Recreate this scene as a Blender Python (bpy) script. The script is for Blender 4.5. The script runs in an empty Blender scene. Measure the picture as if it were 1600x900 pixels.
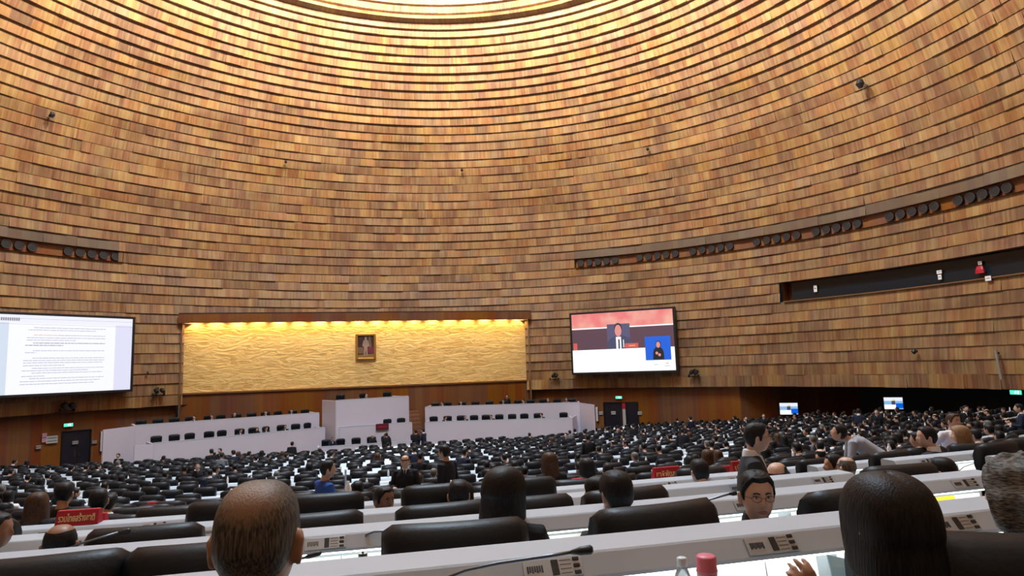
import bpy, bmesh, math, random
from mathutils import Vector, Matrix, Euler, noise
random.seed(7)
SC = bpy.context.scene
COL = SC.collection
PI = math.pi
# ------------------------------------------------------------------ camera
EYE = 5.8                      # eye height above the well floor
PITCH, ROLL, F = 0.12, 0.0325, 1000.0
cam_d = bpy.data.cameras.new('camera'); cam_d.lens = 36.0 * F / 1600.0; cam_d.sensor_width = 36.0
cam_d.clip_end = 300; cam_d.clip_start = 0.05
cam = bpy.data.objects.new('camera', cam_d); COL.objects.link(cam)
cam.matrix_world = Matrix.Translation((0, 0, EYE)) @ Matrix.Rotation(PI/2 + PITCH, 4, 'X') @ Matrix.Rotation(-ROLL, 4, 'Z')
SC.camera = cam
SC.view_settings.view_transform = 'Standard'; SC.view_settings.look = 'None'
SC.view_settings.gamma = 1.0; SC.view_settings.exposure = 0.0; SC.view_settings.use_curve_mapping = False
SC.cycles.use_denoising = True
SC.cycles.max_bounces = 6; SC.cycles.diffuse_bounces = 4; SC.cycles.glossy_bounces = 2
SC.cycles.sample_clamp_indirect = 6.0
w = bpy.data.worlds.new('world'); SC.world = w; w.use_nodes = True
w.node_tree.nodes['Background'].inputs[0].default_value = (0.02, 0.02, 0.025, 1)
w.node_tree.nodes['Background'].inputs[1].default_value = 0.3
# ------------------------------------------------------------------ room frame
CX, CY = 24*math.sin(-0.1455), 24*math.cos(-0.1455)          # centre of the round hall
AX = math.radians(-16.7)
VX, VY = math.sin(AX), math.cos(AX)                            # towards the rostrum wall
UX, UY = math.cos(AX), -math.sin(AX)                           # to the right of it
RB = 30.5                                                      # cladding radius
OX, OY = -18.4, 83.0                                           # centre of the seat arcs
def room(u, v, z=0.0): return Vector((CX + u*UX + v*VX, CY + u*UY + v*VY, z))
def Rw(z):
    h = (z-EYE)/24.0
    if h <= 0.2: return RB
    t = 1-((h-0.2)/1.08)**2.2
    return RB*max(t, 0.0)**(1/2.2)
MW = cam.matrix_world.copy()
def ray(px, py):
    return (MW.to_3x3() @ Vector(((px-800)/F, -(py-450)/F, -1))).normalized()
def atY(px, py, Y):
    d = ray(px, py); return Vector((0, 0, EYE)) + d*(Y/d.y)
def atz(px, py, z):
    d = ray(px, py); return Vector((0, 0, EYE)) + d*((z-EYE)/d.z)
def onwall(px, py, R):
    d = ray(px, py); a = d.x**2+d.y**2; b = -(d.x*CX+d.y*CY); c = CX**2+CY**2-R*R
    t = (-b+math.sqrt(b*b-a*c))/a; return Vector((0, 0, EYE)) + d*t
def onplane_v(px, py, v):
    d = ray(px, py); cv = CX*VX+CY*VY
    return Vector((0, 0, EYE)) + d*((cv+v)/(d.x*VX+d.y*VY))
def ang(p): return math.atan2(p.x-CX, p.y-CY)                  # 0 = +Y, clockwise
def circ(a, R, z): return Vector((CX+R*math.sin(a), CY+R*math.cos(a), z))
# ------------------------------------------------------------------ lights
def light(name, kind, loc, power, color, size=1.0, rot=None, **kw):
    d = bpy.data.lights.new(name, kind); d.energy = power; d.color = color
    if kind == 'AREA':
        d.shape = kw.get('shape', 'DISK'); d.size = size
        if 'size_y' in kw: d.size_y = kw['size_y']
        if 'spread' in kw: d.spread = kw['spread']
    elif kind == 'SPOT':
        d.spot_size = kw.get('cone', 1.2); d.spot_blend = 0.8; d.shadow_soft_size = size
    else: d.shadow_soft_size = size
    o = bpy.data.objects.new(name, d); COL.objects.link(o); o.location = loc
    if rot: o.rotation_euler = rot
    return o
WARM = (1.0, 0.93, 0.84)
light('skylight', 'AREA', (CX, CY, 30.3), 10500, (0.70, 0.86, 1.0), 12.0, spread=math.radians(115))
for i in range(18):                                            # cove lamps high in the crown, washing the dome
    a = 2*PI*i/18; pz = Vector((CX+13.0*math.sin(a), CY+13.0*math.cos(a), 31.5)); dv = Vector((math.sin(a), math.cos(a), -0.28))
    light('cove_lamp', 'AREA', pz, 1950, WARM, 1.2, spread=math.radians(105), rot=dv.to_track_quat('-Z', 'Y').to_euler())
# ------------------------------------------------------------------ tagging and mesh helpers
def tag(o, label=None, cat=None, group=None, kind=None):
    if label: o['label'] = label
    if cat: o['category'] = cat
    if group: o['group'] = group
    if kind: o['kind'] = kind
    return o
def mesh_obj(name, bm, mat, parent=None, smooth=False, loc=None):
    me = bpy.data.meshes.new(name); bm.normal_update(); bm.to_mesh(me); bm.free()
    for m in (mat if isinstance(mat, (list, tuple)) else [mat]): me.materials.append(m)
    if smooth:
        for p in me.polygons: p.use_smooth = True
    o = bpy.data.objects.new(name, me); COL.objects.link(o)
    if parent: o.parent = parent
    if loc is not None: o.location = loc
    return o
def empty(name, loc=(0, 0, 0), rz=0.0):
    o = bpy.data.objects.new(name, None); COL.objects.link(o); o.location = loc; o.rotation_euler.z = rz
    o.empty_display_size = 0.2
    return o
def copy_tree(o, parent=None):
    c = o.copy(); COL.objects.link(c)
    if parent: c.parent = parent
    for ch in KIDS(o): copy_tree(ch, c)
    return c
_kids = {}
def KIDS(o):
    if o.name not in _kids: _kids[o.name] = [x for x in COL.objects if x.parent == o]
    return _kids[o.name]
def box(bm, x0, x1, y0, y1, z0, z1, M=None, mi=0, bev=0.0):
    vs = [bm.verts.new((x, y, z)) for x in (x0, x1) for y in (y0, y1) for z in (z0, z1)]
    fs = []
    for q in ((0, 1, 3, 2), (4, 6, 7, 5), (0, 4, 5, 1), (2, 3, 7, 6), (0, 2, 6, 4), (1, 5, 7, 3)):
        f = bm.faces.new([vs[i] for i in q]); f.material_index = mi; fs.append(f)
    if bev > 0:
        r = bmesh.ops.bevel(bm, geom=list({e for f in fs for e in f.edges}), offset=bev, segments=2, affect='EDGES', profile=0.5)
        vs = list({v for f in r['faces'] for v in f.verts} | {v for v in vs if v.is_valid})
    if M is not None:
        bmesh.ops.transform(bm, matrix=M, verts=[v for v in vs if v.is_valid])
    return vs
def prism(bm, pts, z0, z1, mi=0):
    """pts: plan polygon, z0/z1 scalars"""
    lo = [bm.verts.new((p[0], p[1], z0)) for p in pts]; hi = [bm.verts.new((p[0], p[1], z1)) for p in pts]
    n = len(pts)
    for i in range(n):
        f = bm.faces.new((lo[i], lo[(i+1) % n], hi[(i+1) % n], hi[i])); f.material_index = mi
    f = bm.faces.new(hi); f.material_index = mi; f = bm.faces.new(lo[::-1]); f.material_index = mi
    bmesh.ops.recalc_face_normals(bm, faces=bm.faces[:])
def ringverts(bm, c, ax, ay, rx, ry, n, pw=2.0):
    out = []
    for i in range(n):
        t = 2*PI*i/n; cs, sn = math.cos(t), math.sin(t)
        x = math.copysign(abs(cs)**(2/pw), cs)*rx; y = math.copysign(abs(sn)**(2/pw), sn)*ry
        out.append(bm.verts.new(c + ax*x + ay*y))
    return out
def loft(bm, stations, n=12, up=Vector((0, 1, 0)), mi=0, pw=2.0):
    """stations: (point, rx, ry) swept along the path; rx across, ry along up"""
    P = [Vector(s[0]) for s in stations]; rings = []
    for i, s in enumerate(stations):
        t = (P[min(i+1, len(P)-1)]-P[max(i-1, 0)]).normalized()
        ax = up.cross(t)
        if ax.length < 1e-3: ax = Vector((1, 0, 0)).cross(t)
        ax.normalize(); ay = t.cross(ax).normalized()
        rings.append(ringverts(bm, P[i], ax, ay, s[1], s[2] if len(s) > 2 else s[1], n, pw))
    for a, b in zip(rings, rings[1:]):
        for i in range(n):
            f = bm.faces.new((a[i], a[(i+1) % n], b[(i+1) % n], b[i])); f.material_index = mi
    f = bm.faces.new(rings[0][::-1]); f.material_index = mi
    f = bm.faces.new(rings[-1]); f.material_index = mi
    return rings
def tube(bm, pts, r, n=8, mi=0):
    loft(bm, [(p, r, r) for p in pts], n=n, up=Vector((0.13, 0.05, 1)).normalized(), mi=mi)
def cyl(bm, c, r, h, n=16, axis='z', mi=0, r2=None):
    r2 = r if r2 is None else r2
    c = Vector(c); A = {'z': Vector((0, 0, 1)), 'y': Vector((0, 1, 0)), 'x': Vector((1, 0, 0))}[axis] if isinstance(axis, str) else axis
    X = A.orthogonal().normalized(); Y = A.cross(X)
    a = ringverts(bm, c, X, Y, r, r, n); b = ringverts(bm, c+A*h, X, Y, r2, r2, n)
    for i in range(n):
        f = bm.faces.new((a[i], a[(i+1) % n], b[(i+1) % n], b[i])); f.material_index = mi
    f = bm.faces.new(a[::-1]); f.material_index = mi
    f = bm.faces.new(b); f.material_index = mi
def quad(bm, pts, mi=0, uv=None):
    f = bm.faces.new([bm.verts.new(p) for p in pts]); f.material_index = mi
    return f
# ------------------------------------------------------------------ materials
def mat(name, color, rough=0.5, metal=0.0, spec=0.5, emis=None, estr=0.0, coat=0.0, bump=None, vary=None, trans=0.0, alpha=None):
    m = bpy.data.materials.new(name); m.use_nodes = True; nt = m.node_tree; b = nt.nodes['Principled BSDF']
    b.inputs['Base Color'].default_value = (*color, 1); b.inputs['Roughness'].default_value = rough
    b.inputs['Metallic'].default_value = metal; b.inputs['Specular IOR Level'].default_value = spec
    b.inputs['Coat Weight'].default_value = coat; b.inputs['Transmission Weight'].default_value = trans
    if emis: b.inputs['Emission Color'].default_value = (*emis, 1); b.inputs['Emission Strength'].default_value = estr
    if bump or vary:
        tc = nt.nodes.new('ShaderNodeTexCoord')
    if vary:                                                   # (scale, amount)
        n = nt.nodes.new('ShaderNodeTexNoise'); n.inputs['Scale'].default_value = vary[0]; n.inputs['Detail'].default_value = 4
        nt.links.new(tc.outputs['Object'], n.inputs['Vector'])
        r = nt.nodes.new('ShaderNodeMix'); r.data_type = 'RGBA'
        r.inputs[6].default_value = (*[c*(1-vary[1]) for c in color], 1); r.inputs[7].default_value = (*[min(1, c*(1+vary[1])) for c in color], 1)
        nt.links.new(n.outputs['Fac'], r.inputs[0]); nt.links.new(r.outputs[2], b.inputs['Base Color'])
    if bump:                                                   # (scale, strength, stretch)
        mp = nt.nodes.new('ShaderNodeMapping'); mp.inputs['Scale'].default_value = bump[2] if len(bump) > 2 else (1, 1, 1)
        n = nt.nodes.new('ShaderNodeTexNoise'); n.inputs['Scale'].default_value = bump[0]; n.inputs['Detail'].default_value = 3
        nt.links.new(tc.outputs['Object'], mp.inputs[0]); nt.links.new(mp.outputs[0], n.inputs['Vector'])
        bp = nt.nodes.new('ShaderNodeBump'); bp.inputs['Strength'].default_value = bump[1]; bp.inputs['Distance'].default_value = 0.01
        nt.links.new(n.outputs['Fac'], bp.inputs['Height']); nt.links.new(bp.outputs[0], b.inputs['Normal'])
    return m
def N(nt, t, **kw):
    n = nt.nodes.new(t)
    for k, v in kw.items(): setattr(n, k, v)
    return n
def wood(name, tones, panel=1.15, strip=0.11, rough=0.45, streak=0.5):
    """vertical planks laid in courses; UV u = metres along the course, v = course number + height"""
    m = bpy.data.materials.new(name); m.use_nodes = True; nt = m.node_tree; L = nt.links.new; b = nt.nodes['Principled BSDF']
    uv = N(nt, 'ShaderNodeUVMap'); sp = N(nt, 'ShaderNodeSeparateXYZ'); L(uv.outputs[0], sp.inputs[0])
    def math_(op, a, bb=None, c=None):
        n = N(nt, 'ShaderNodeMath', operation=op)
        for i, x in enumerate((a, bb, c)):
            if x is None: continue
            if isinstance(x, (int, float)): n.inputs[i].default_value = x
            else: L(x, n.inputs[i])
        return n.outputs[0]
    fv = math_('FLOOR', sp.outputs[1])
    wn0 = N(nt, 'ShaderNodeTexWhiteNoise', noise_dimensions='1D'); L(fv, wn0.inputs['W'])
    us = math_('ADD', sp.outputs[0], math_('MULTIPLY', wn0.outputs[0], 7.0))
    def cellnoise(wd, off):
        n = N(nt, 'ShaderNodeTexWhiteNoise', noise_dimensions='2D'); c = N(nt, 'ShaderNodeCombineXYZ')
        L(math_('FLOOR', math_('DIVIDE', us, wd)), c.inputs[0]); L(math_('ADD', fv, off), c.inputs[1]); L(c.outputs[0], n.inputs['Vector'])
        return n.outputs[0]
    big = cellnoise(panel, 0.5); mid = cellnoise(panel*0.37, 17.5); small = cellnoise(strip, 51.5)
    c = N(nt, 'ShaderNodeCombineXYZ'); L(math_('MULTIPLY', us, 16.0), c.inputs[0]); L(math_('MULTIPLY', sp.outputs[1], 0.9), c.inputs[1])
    st = N(nt, 'ShaderNodeTexNoise'); st.inputs['Scale'].default_value = 1.0; st.inputs['Detail'].default_value = 4; L(c.outputs[0], st.inputs['Vector'])
    c2 = N(nt, 'ShaderNodeCombineXYZ'); L(math_('MULTIPLY', us, 0.16), c2.inputs[0]); L(math_('MULTIPLY', sp.outputs[1], 0.28), c2.inputs[1])
    pt = N(nt, 'ShaderNodeTexNoise'); pt.inputs['Scale'].default_value = 1.0; pt.inputs['Detail'].default_value = 3; L(c2.outputs[0], pt.inputs['Vector'])
    f = math_('MULTIPLY_ADD', big, 0.20, math_('MULTIPLY', mid, 0.10))
    f = math_('ADD', f, math_('MULTIPLY', small, 0.14*streak*2))
    f = math_('ADD', f, math_('MULTIPLY', st.outputs['Fac'], 0.42*streak*1.4))
    f = math_('ADD', f, math_('MULTIPLY', pt.outputs['Fac'], 0.5))
    f = math_('SUBTRACT', f, 0.20)
    cr = N(nt, 'ShaderNodeValToRGB'); els = cr.color_ramp.elements
    while len(els) < len(tones): els.new(0.5)
    for i, t in enumerate(tones): els[i].position = t[0]; els[i].color = (*t[1], 1)
    L(f, cr.inputs[0]); L(cr.outputs[0], b.inputs['Base Color'])
    # hue drift between boards
    hs = N(nt, 'ShaderNodeHueSaturation'); L(cr.outputs[0], hs.inputs['Color'])
    L(math_('MULTIPLY_ADD', mid, 0.026, 0.487), hs.inputs['Hue']); L(math_('MULTIPLY_ADD', big, 0.25, 0.92), hs.inputs['Saturation'])
    L(hs.outputs[0], b.inputs['Base Color'])
    b.inputs['Roughness'].default_value = rough
    bp = N(nt, 'ShaderNodeBump'); bp.inputs['Strength'].default_value = 0.35; bp.inputs['Distance'].default_value = 0.02
    L(st.outputs['Fac'], bp.inputs['Height']); L(bp.outputs[0], b.inputs['Normal'])
    return m
M = {}
M['clad'] = wood('dome_wood', [(0.0, (0.07, 0.032, 0.012)), (0.28, (0.16, 0.078, 0.031)), (0.55, (0.31, 0.185, 0.094)), (0.8, (0.46, 0.315, 0.185)), (1.0, (0.60, 0.46, 0.31))])
M['panel'] = wood('wall_wood', [(0.0, (0.08, 0.027, 0.011)), (0.5, (0.21, 0.075, 0.025)), (1.0, (0.36, 0.145, 0.045))], panel=1.6, strip=0.2, streak=0.35)
M['steps'] = wood('step_wood', [(0.0, (0.13, 0.055, 0.022)), (1.0, (0.30, 0.14, 0.055))], panel=1.6)
M['greypanel'] = wood('grey_panel', [(0.0, (0.09, 0.06, 0.04)), (0.5, (0.16, 0.115, 0.08)), (1.0, (0.24, 0.185, 0.135))], streak=0.2)
M['tubegrey'] = mat('tube_grey', (0.25, 0.22, 0.19), 0.5)
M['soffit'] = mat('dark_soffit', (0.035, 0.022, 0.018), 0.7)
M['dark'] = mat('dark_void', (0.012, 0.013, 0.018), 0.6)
M['glassdark'] = mat('dark_glass', (0.012, 0.018, 0.026), 0.12)
M['black'] = mat('black_plastic', (0.012, 0.012, 0.014), 0.45)
M['blackmetal'] = mat('black_metal', (0.02, 0.02, 0.022), 0.35, 0.4)
M['carpet'] = mat('carpet', (0.045, 0.035, 0.035), 0.95, vary=(6, 0.3), bump=(90, 0.4))
M['white'] = mat('white_laminate', (0.43, 0.50, 0.565), 0.38, vary=(3, 0.03))
M['podium'] = mat('podium_laminate', (0.60, 0.57, 0.65), 0.45, vary=(0.6, 0.05))
M['paper'] = mat('paper_white', (0.85, 0.85, 0.86), 0.7)
M['red'] = mat('red_sign', (0.42, 0.012, 0.028), 0.4)
M['yellow'] = mat('sign_lettering', (0.85, 0.62, 0.30), 0.5)
M['chrome'] = mat('chrome', (0.6, 0.62, 0.64), 0.22, 1.0)
M['seam'] = mat('dark_seam', (0.06, 0.06, 0.07), 0.6)
def emit(name, col, s):
    return mat(name, (0.02, 0.02, 0.02), 0.5, emis=col, estr=s)
# gold wall: gilded plaster with carved waves
def gold():
    m = bpy.data.materials.new('gold_leaf'); m.use_nodes = True; nt = m.node_tree; L = nt.links.new; b = nt.nodes['Principled BSDF']
    tc = N(nt, 'ShaderNodeTexCoord'); mp = N(nt, 'ShaderNodeMapping'); mp.inputs['Scale'].default_value = (0.55, 0.55, 1.9); L(tc.outputs['Object'], mp.inputs[0])
    n = N(nt, 'ShaderNodeTexNoise'); n.inputs['Scale'].default_value = 1.5; n.inputs['Detail'].default_value = 7; n.inputs['Roughness'].default_value = 0.62; n.inputs['Distortion'].default_value = 1.6
    L(mp.outputs[0], n.inputs['Vector'])
    bp = N(nt, 'ShaderNodeBump'); bp.inputs['Strength'].default_value = 0.55; bp.inputs['Distance'].default_value = 0.12
    L(n.outputs['Fac'], bp.inputs['Height']); L(bp.outputs[0], b.inputs['Normal'])
    cr = N(nt, 'ShaderNodeValToRGB'); cr.color_ramp.elements[0].position = 0.3; cr.color_ramp.elements[0].color = (0.62, 0.38, 0.11, 1)
    cr.color_ramp.elements[1].position = 0.6; cr.color_ramp.elements[1].color = (0.86, 0.62, 0.26, 1)
    L(n.outputs['Fac'], cr.inputs[0]); L(cr.outputs[0], b.inputs['Base Color'])
    b.inputs['Metallic'].default_value = 0.35; b.inputs['Roughness'].default_value = 0.5
    return m
M['gold'] = gold()
# ------------------------------------------------------------------ dome cladding in courses
def ring_z(py, px=670):
    d = ray(px, py); hyp = math.hypot(d.x, d.y); phi = math.atan2(d.x, d.y)+0.1455; te = d.z/hyp
    z = EYE+te*50
    for _ in range(60):
        R = Rw(z); t = 24*math.cos(phi)+math.sqrt(max(R*R-(24*math.sin(phi))**2, 1.0)); z = 0.5*z+0.5*(EYE+te*t)
    return z
RY = [-26, -13, 0, 11, 24, 37.5, 49, 61, 75, 89.5, 102.5, 117, 130, 144, 157.5, 171, 184.5, 197.5, 211, 224, 237.5, 251, 263, 276, 289, 302, 315, 328, 341,
      353, 365, 378, 391, 403, 415.5, 429.5, 442, 454.5, 467, 479.5, 492.5, 505, 518, 531, 544, 557, 570.5, 584, 599, 614]
ZL = sorted(ring_z(y) for y in RY)
FASC = ZL[0]
while Rw(ZL[-1]+0.62) > 9.5: ZL.append(ZL[-1]+(0.62 if Rw(ZL[-1]) > 13 else 0.35))
GA0, GA1 = ang(room(-13.1, 27.5)), ang(room(13.1, 27.5))
GZ1 = 9.57
def pxang(px, py, R=RB): return ang(onwall(px, py, R))
SP_R = (pxang(900, 418), pxang(1640, 290)); SP_L = (pxang(-160, 380), pxang(190, 406))
BAL = (pxang(1224, 453), pxang(1224, 453)+1.35)
SPZ = 13.75
def near(i, z): return ZL[i] <= z < ZL[i+1]
NSEG = 300
def inang(a, r): return r[0] <= a <= r[1]
bmC = bmesh.new(); uvl = bmC.loops.layers.uv.new('UVMap')
bmG = bmesh.new(); uvg = bmG.loops.layers.uv.new('UVMap')
bmD = bmesh.new()
def cq(bm, uvlay, pts, uvs):
    f = bm.faces.new([bm.verts.new(p) for p in pts])
    for lp, t in zip(f.loops, uvs): lp[uvlay].uv = t
rj = random.Random(3)
tiers = list(zip(ZL, ZL[1:]))
BALI = [i for i, (a, b) in enumerate(tiers) if 9.35 < (a+b)/2 < 10.75]
SPI = [i for i, (a, b) in enumerate(tiers) if a <= SPZ < b][0]
BZ0, BZ1 = tiers[BALI[0]][0], tiers[BALI[-1]][1]
SZ0, SZ1 = tiers[SPI]
for i, (z0, z1) in enumerate(tiers):
    R0, R1 = Rw(z0), Rw(z1)
    hh = (z0-EYE)/24
    e = 0.12 if hh < 0.5 else (0.10 if hh < 0.68 else 0.10+min(0.22, (hh-0.68)*0.6))
    if i <= 1: e = 0.04
    bigA = abs(z0-ring_z(37.5)) < 1e-3
    if bigA: e = 0.75
    jb = 0.0; rep = 0
    for j in range(NSEG):
        a0 = -PI+2*PI*j/NSEG; a1 = a0+2*PI/NSEG; am = (a0+a1)/2
        if rep <= 0: jb = rj.uniform(-0.045, 0.045); rep = rj.choice((1, 2, 3, 5)) 
        rep -= 1
        if inang(am, (GA0, GA1)) and z1 <= GZ1+0.5: continue
        rec = 0.0
        if i == SPI and (inang(am, SP_R) or inang(am, SP_L)): continue
        if i in BALI and inang(am, BAL): continue
        ee = e+jb*(1.0 if hh < 1 else 0.5)
        grey = (i == SPI+1) and (inang(am, (SP_R[0]-0.01, SP_R[1])) or inang(am, SP_L))
        bm, ul = (bmG, uvg) if grey else (bmC, uvl)
        rb, rt = R0-ee, R1-0.03
        u0, u1 = a0*R0, a1*R0
        cq(bm, ul, (circ(a0, rb, z0), circ(a1, rb, z0), circ(a1, rt, z1), circ(a0, rt, z1)), ((u0, i+0.02), (u1, i+0.02), (u1, i+0.98), (u0, i+0.98)))
        cq(bm, ul, (circ(a1, rb, z0), circ(a0, rb, z0), circ(a0, R0+0.02, z0+0.01), circ(a1, R0+0.02, z0+0.01)), ((u1, i+0.02), (u0, i+0.02), (u0, i+0.06), (u1, i+0.06)))
tag(mesh_obj('wall_dome', bmC, M['clad']), kind='structure')
tag(mesh_obj('trim_1', bmG, M['greypanel']), kind='structure')
# crown cap above the last course
bm = bmesh.new(); rt = Rw(ZL[-1]); zt = ZL[-1]
n = 96; ra = [bm.verts.new(circ(2*PI*k/n, rt, zt)) for k in range(n)]; rb_ = [bm.verts.new(circ(2*PI*k/n, rt, zt+2.2)) for k in range(n)]
for k in range(n): bm.faces.new((ra[k], ra[(k+1) % n], rb_[(k+1) % n], rb_[k]))
bm.faces.new(rb_)
tag(mesh_obj('ceiling', bm, M['white']), kind='structure')
for o in bpy.data.objects:
    if o.name == 'skylight': o.location.z = zt+2.1
# recess backs for the loudspeaker band and the gallery window
def band(name, r, Rin, Rout, z0, z1, mback, mled, seg=60, ends=True, backz=None):
    bm = bmesh.new(); uv = bm.loops.layers.uv.new('UVMap')
    for j in range(seg):
        a0 = r[0]+(r[1]-r[0])*j/seg; a1 = r[0]+(r[1]-r[0])*(j+1)/seg
        cq(bm, uv, (circ(a0, Rout, z0), circ(a1, Rout, z0), circ(a1, Rout, z1), circ(a0, Rout, z1)), ((a0*30, 0.1), (a1*30, 0.1), (a1*30, 0.9), (a0*30, 0.9)))
        cq(bm, uv, (circ(a0, Rin, z0), circ(a1, Rin, z0), circ(a1, Rout, z0), circ(a0, Rout, z0)), ((a0*30, 0.1), (a1*30, 0.1), (a1*30, 0.9), (a0*30, 0.9)))
        cq(bm, uv, (circ(a0, Rin, z1), circ(a1, Rin, z1), circ(a1, Rout, z1), circ(a0, Rout, z1)), ((a0*30, 0.1), (a1*30, 0.1), (a1*30, 0.9), (a0*30, 0.9)))
    for a in r:
        cq(bm, uv, (circ(a, Rin, z0), circ(a, Rout, z0), circ(a, Rout, z1), circ(a, Rin, z1)), ((0, 0.1), (0.4, 0.1), (0.4, 0.9), (0, 0.9)))
    return tag(mesh_obj(name, bm, mback), kind='structure')
for r in (SP_R, SP_L): band('trim_2', r, Rw(SZ0)-0.2, Rw(SZ0)+0.12, SZ0, SZ1, M['panel'], None)
band('window_1', BAL, RB-0.16, RB+0.9, BZ0, BZ1, M['panel'], None)
bm = bmesh.new()
for j in range(60):
    a0 = BAL[0]+0.012+(BAL[1]-BAL[0]-0.024)*j/60; a1 = BAL[0]+0.012+(BAL[1]-BAL[0]-0.024)*(j+1)/60
    quad(bm, (circ(a0, RB+0.45, BZ0+0.03), circ(a1, RB+0.45, BZ0+0.03), circ(a1, RB+0.45, BZ1-0.05), circ(a0, RB+0.45, BZ1-0.05)))
tag(mesh_obj('window_2', bm, M['glassdark']), kind='structure')
# window sill of the gallery
bm = bmesh.new()
for j in range(60):
    a0 = BAL[0]+(BAL[1]-BAL[0])*j/60; a1 = BAL[0]+(BAL[1]-BAL[0])*(j+1)/60
    pts = [(RB-0.2, BZ0-0.02), (RB-0.2, BZ0+0.05), (RB-0.1, BZ0+0.05), (RB-0.1, BZ0-0.02)]
    for (r0, za), (r1, zb) in zip(pts, pts[1:]): quad(bm, (circ(a0, r0, za), circ(a1, r0, za), circ(a1, r1, zb), circ(a0, r1, zb)))
tag(mesh_obj('trim_3', bm, M['steps']), kind='structure')
# ------------------------------------------------------------------ lower walls, soffit, recess
RL = 31.1; RV = 38.0
A_REC = pxang(1158, 640, RL); A_REC1 = pxang(1345, 640, RV)
def plan_wall(name, pts, z0, z1, m, kind='structure'):
    bm = bmesh.new(); uv = bm.loops.layers.uv.new('UVMap'); s = 0
    for p, q in zip(pts, pts[1:]):
        L_ = (Vector(q)-Vector(p)).length
        cq(bm, uv, ((p[0], p[1], z0), (q[0], q[1], z0), (q[0], q[1], z1), (p[0], p[1], z1)), ((s, 0.02), (s+L_, 0.02), (s+L_, 0.98), (s, 0.98))); s += L_
    return tag(mesh_obj(name, bm, m), kind=kind)
def arcpts(a0, a1, R, n): return [tuple(circ(a0+(a1-a0)*k/n, R, 0))[:2] for k in range(n+1)]
plan_wall('wall_left', arcpts(-PI*1.1, GA0-0.005, RL, 80), -0.2, FASC+0.3, M['panel'])
plan_wall('wall_right', arcpts(GA1+0.005, A_REC, RL, 20), -0.2, FASC+0.3, M['panel'])
plan_wall('wall_recess_side', [tuple(circ(A_REC, RL, 0))[:2], tuple(circ(A_REC1, RV, 0))[:2]], -0.2, FASC+0.6, M['panel'])
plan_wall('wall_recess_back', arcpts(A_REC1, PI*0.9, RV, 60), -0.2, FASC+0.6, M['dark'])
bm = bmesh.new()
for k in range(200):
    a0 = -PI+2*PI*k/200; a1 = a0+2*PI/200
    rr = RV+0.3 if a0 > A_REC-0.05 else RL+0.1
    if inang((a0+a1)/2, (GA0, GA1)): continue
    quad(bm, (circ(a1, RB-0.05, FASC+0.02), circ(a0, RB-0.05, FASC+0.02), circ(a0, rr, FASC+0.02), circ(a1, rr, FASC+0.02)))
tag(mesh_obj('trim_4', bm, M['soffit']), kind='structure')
# rostrum wall: wood below, gold above, lintel
V0 = 27.7
p0, p1 = room(-13.1, V0), room(13.1, V0)
plan_wall('wall_front', [tuple(room(-13.1, 27.2))[:2], tuple(p0)[:2], tuple(p1)[:2], tuple(room(13.1, 27.2))[:2]], -0.2, 4.55, M['panel'])
bm = bmesh.new(); n = 60
gold_o = None
for k in range(n):
    a = -13.1+26.2*k/n; b = -13.1+26.2*(k+1)/n
    for q in range(14):
        za = 4.55+5.7*q/14; zb = 4.55+5.7*(q+1)/14
        quad(bm, ((a, 0, za), (b, 0, za), (b, 0, zb), (a, 0, zb)))
bmesh.ops.remove_doubles(bm, verts=bm.verts, dist=0.001)
go = tag(mesh_obj('wall_gold', bm, M['gold'], smooth=True), kind='structure')
go.location = room(0, V0+0.02); go.rotation_euler.z = -AX
def room_box(name, u0, u1, v0, v1, z0, z1, m, kind='structure', bev=0.0, parent=None):
    bm = bmesh.new(); uv = bm.loops.layers.uv.new('UVMap'); box(bm, u0, u1, v0, v1, z0, z1, bev=bev)
    for f in bm.faces:
        for lp in f.loops:
            c = lp.vert.co; lp[uv].uv = (c.x if abs(f.normal.x) < 0.5 else c.y, (c.z-z0)/max(z1-z0, 0.01)*0.96+0.02)
    o = mesh_obj(name, bm, m, parent)
    if parent is None: o.location = room(0, 0); o.rotation_euler.z = -AX
    if kind: o['kind'] = kind
    return o
room_box('trim_5', -13.3, 13.3, 26.95, 27.2, GZ1, 10.25, M['panel'])
room_box('trim_6', -13.3, 13.3, 26.95, 31.0, 10.2, 10.3, M['soffit'])
room_box('trim_7', -13.1, 13.1, 27.55, V0, 4.45, 4.57, M['steps'])
room_box('trim_8', -13.22, -13.1, 27.3, 28.3, -0.2, 10.2, M['clad'])
room_box('trim_9', 13.1, 13.22, 27.3, 28.3, -0.2, 10.2, M['clad'])
NS = 18
for k in range(NS):
    u = -12.4+24.8*k/(NS-1)
    o = light('gold_spot', 'SPOT', room(u, 27.32, 10.1), 330, (1.0, 0.74, 0.32), 0.05, cone=2.0)
    d = (room(u, V0, 7.2)-room(u, 27.32, 10.1)); o.rotation_euler = d.to_track_quat('-Z', 'Y').to_euler()
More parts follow.
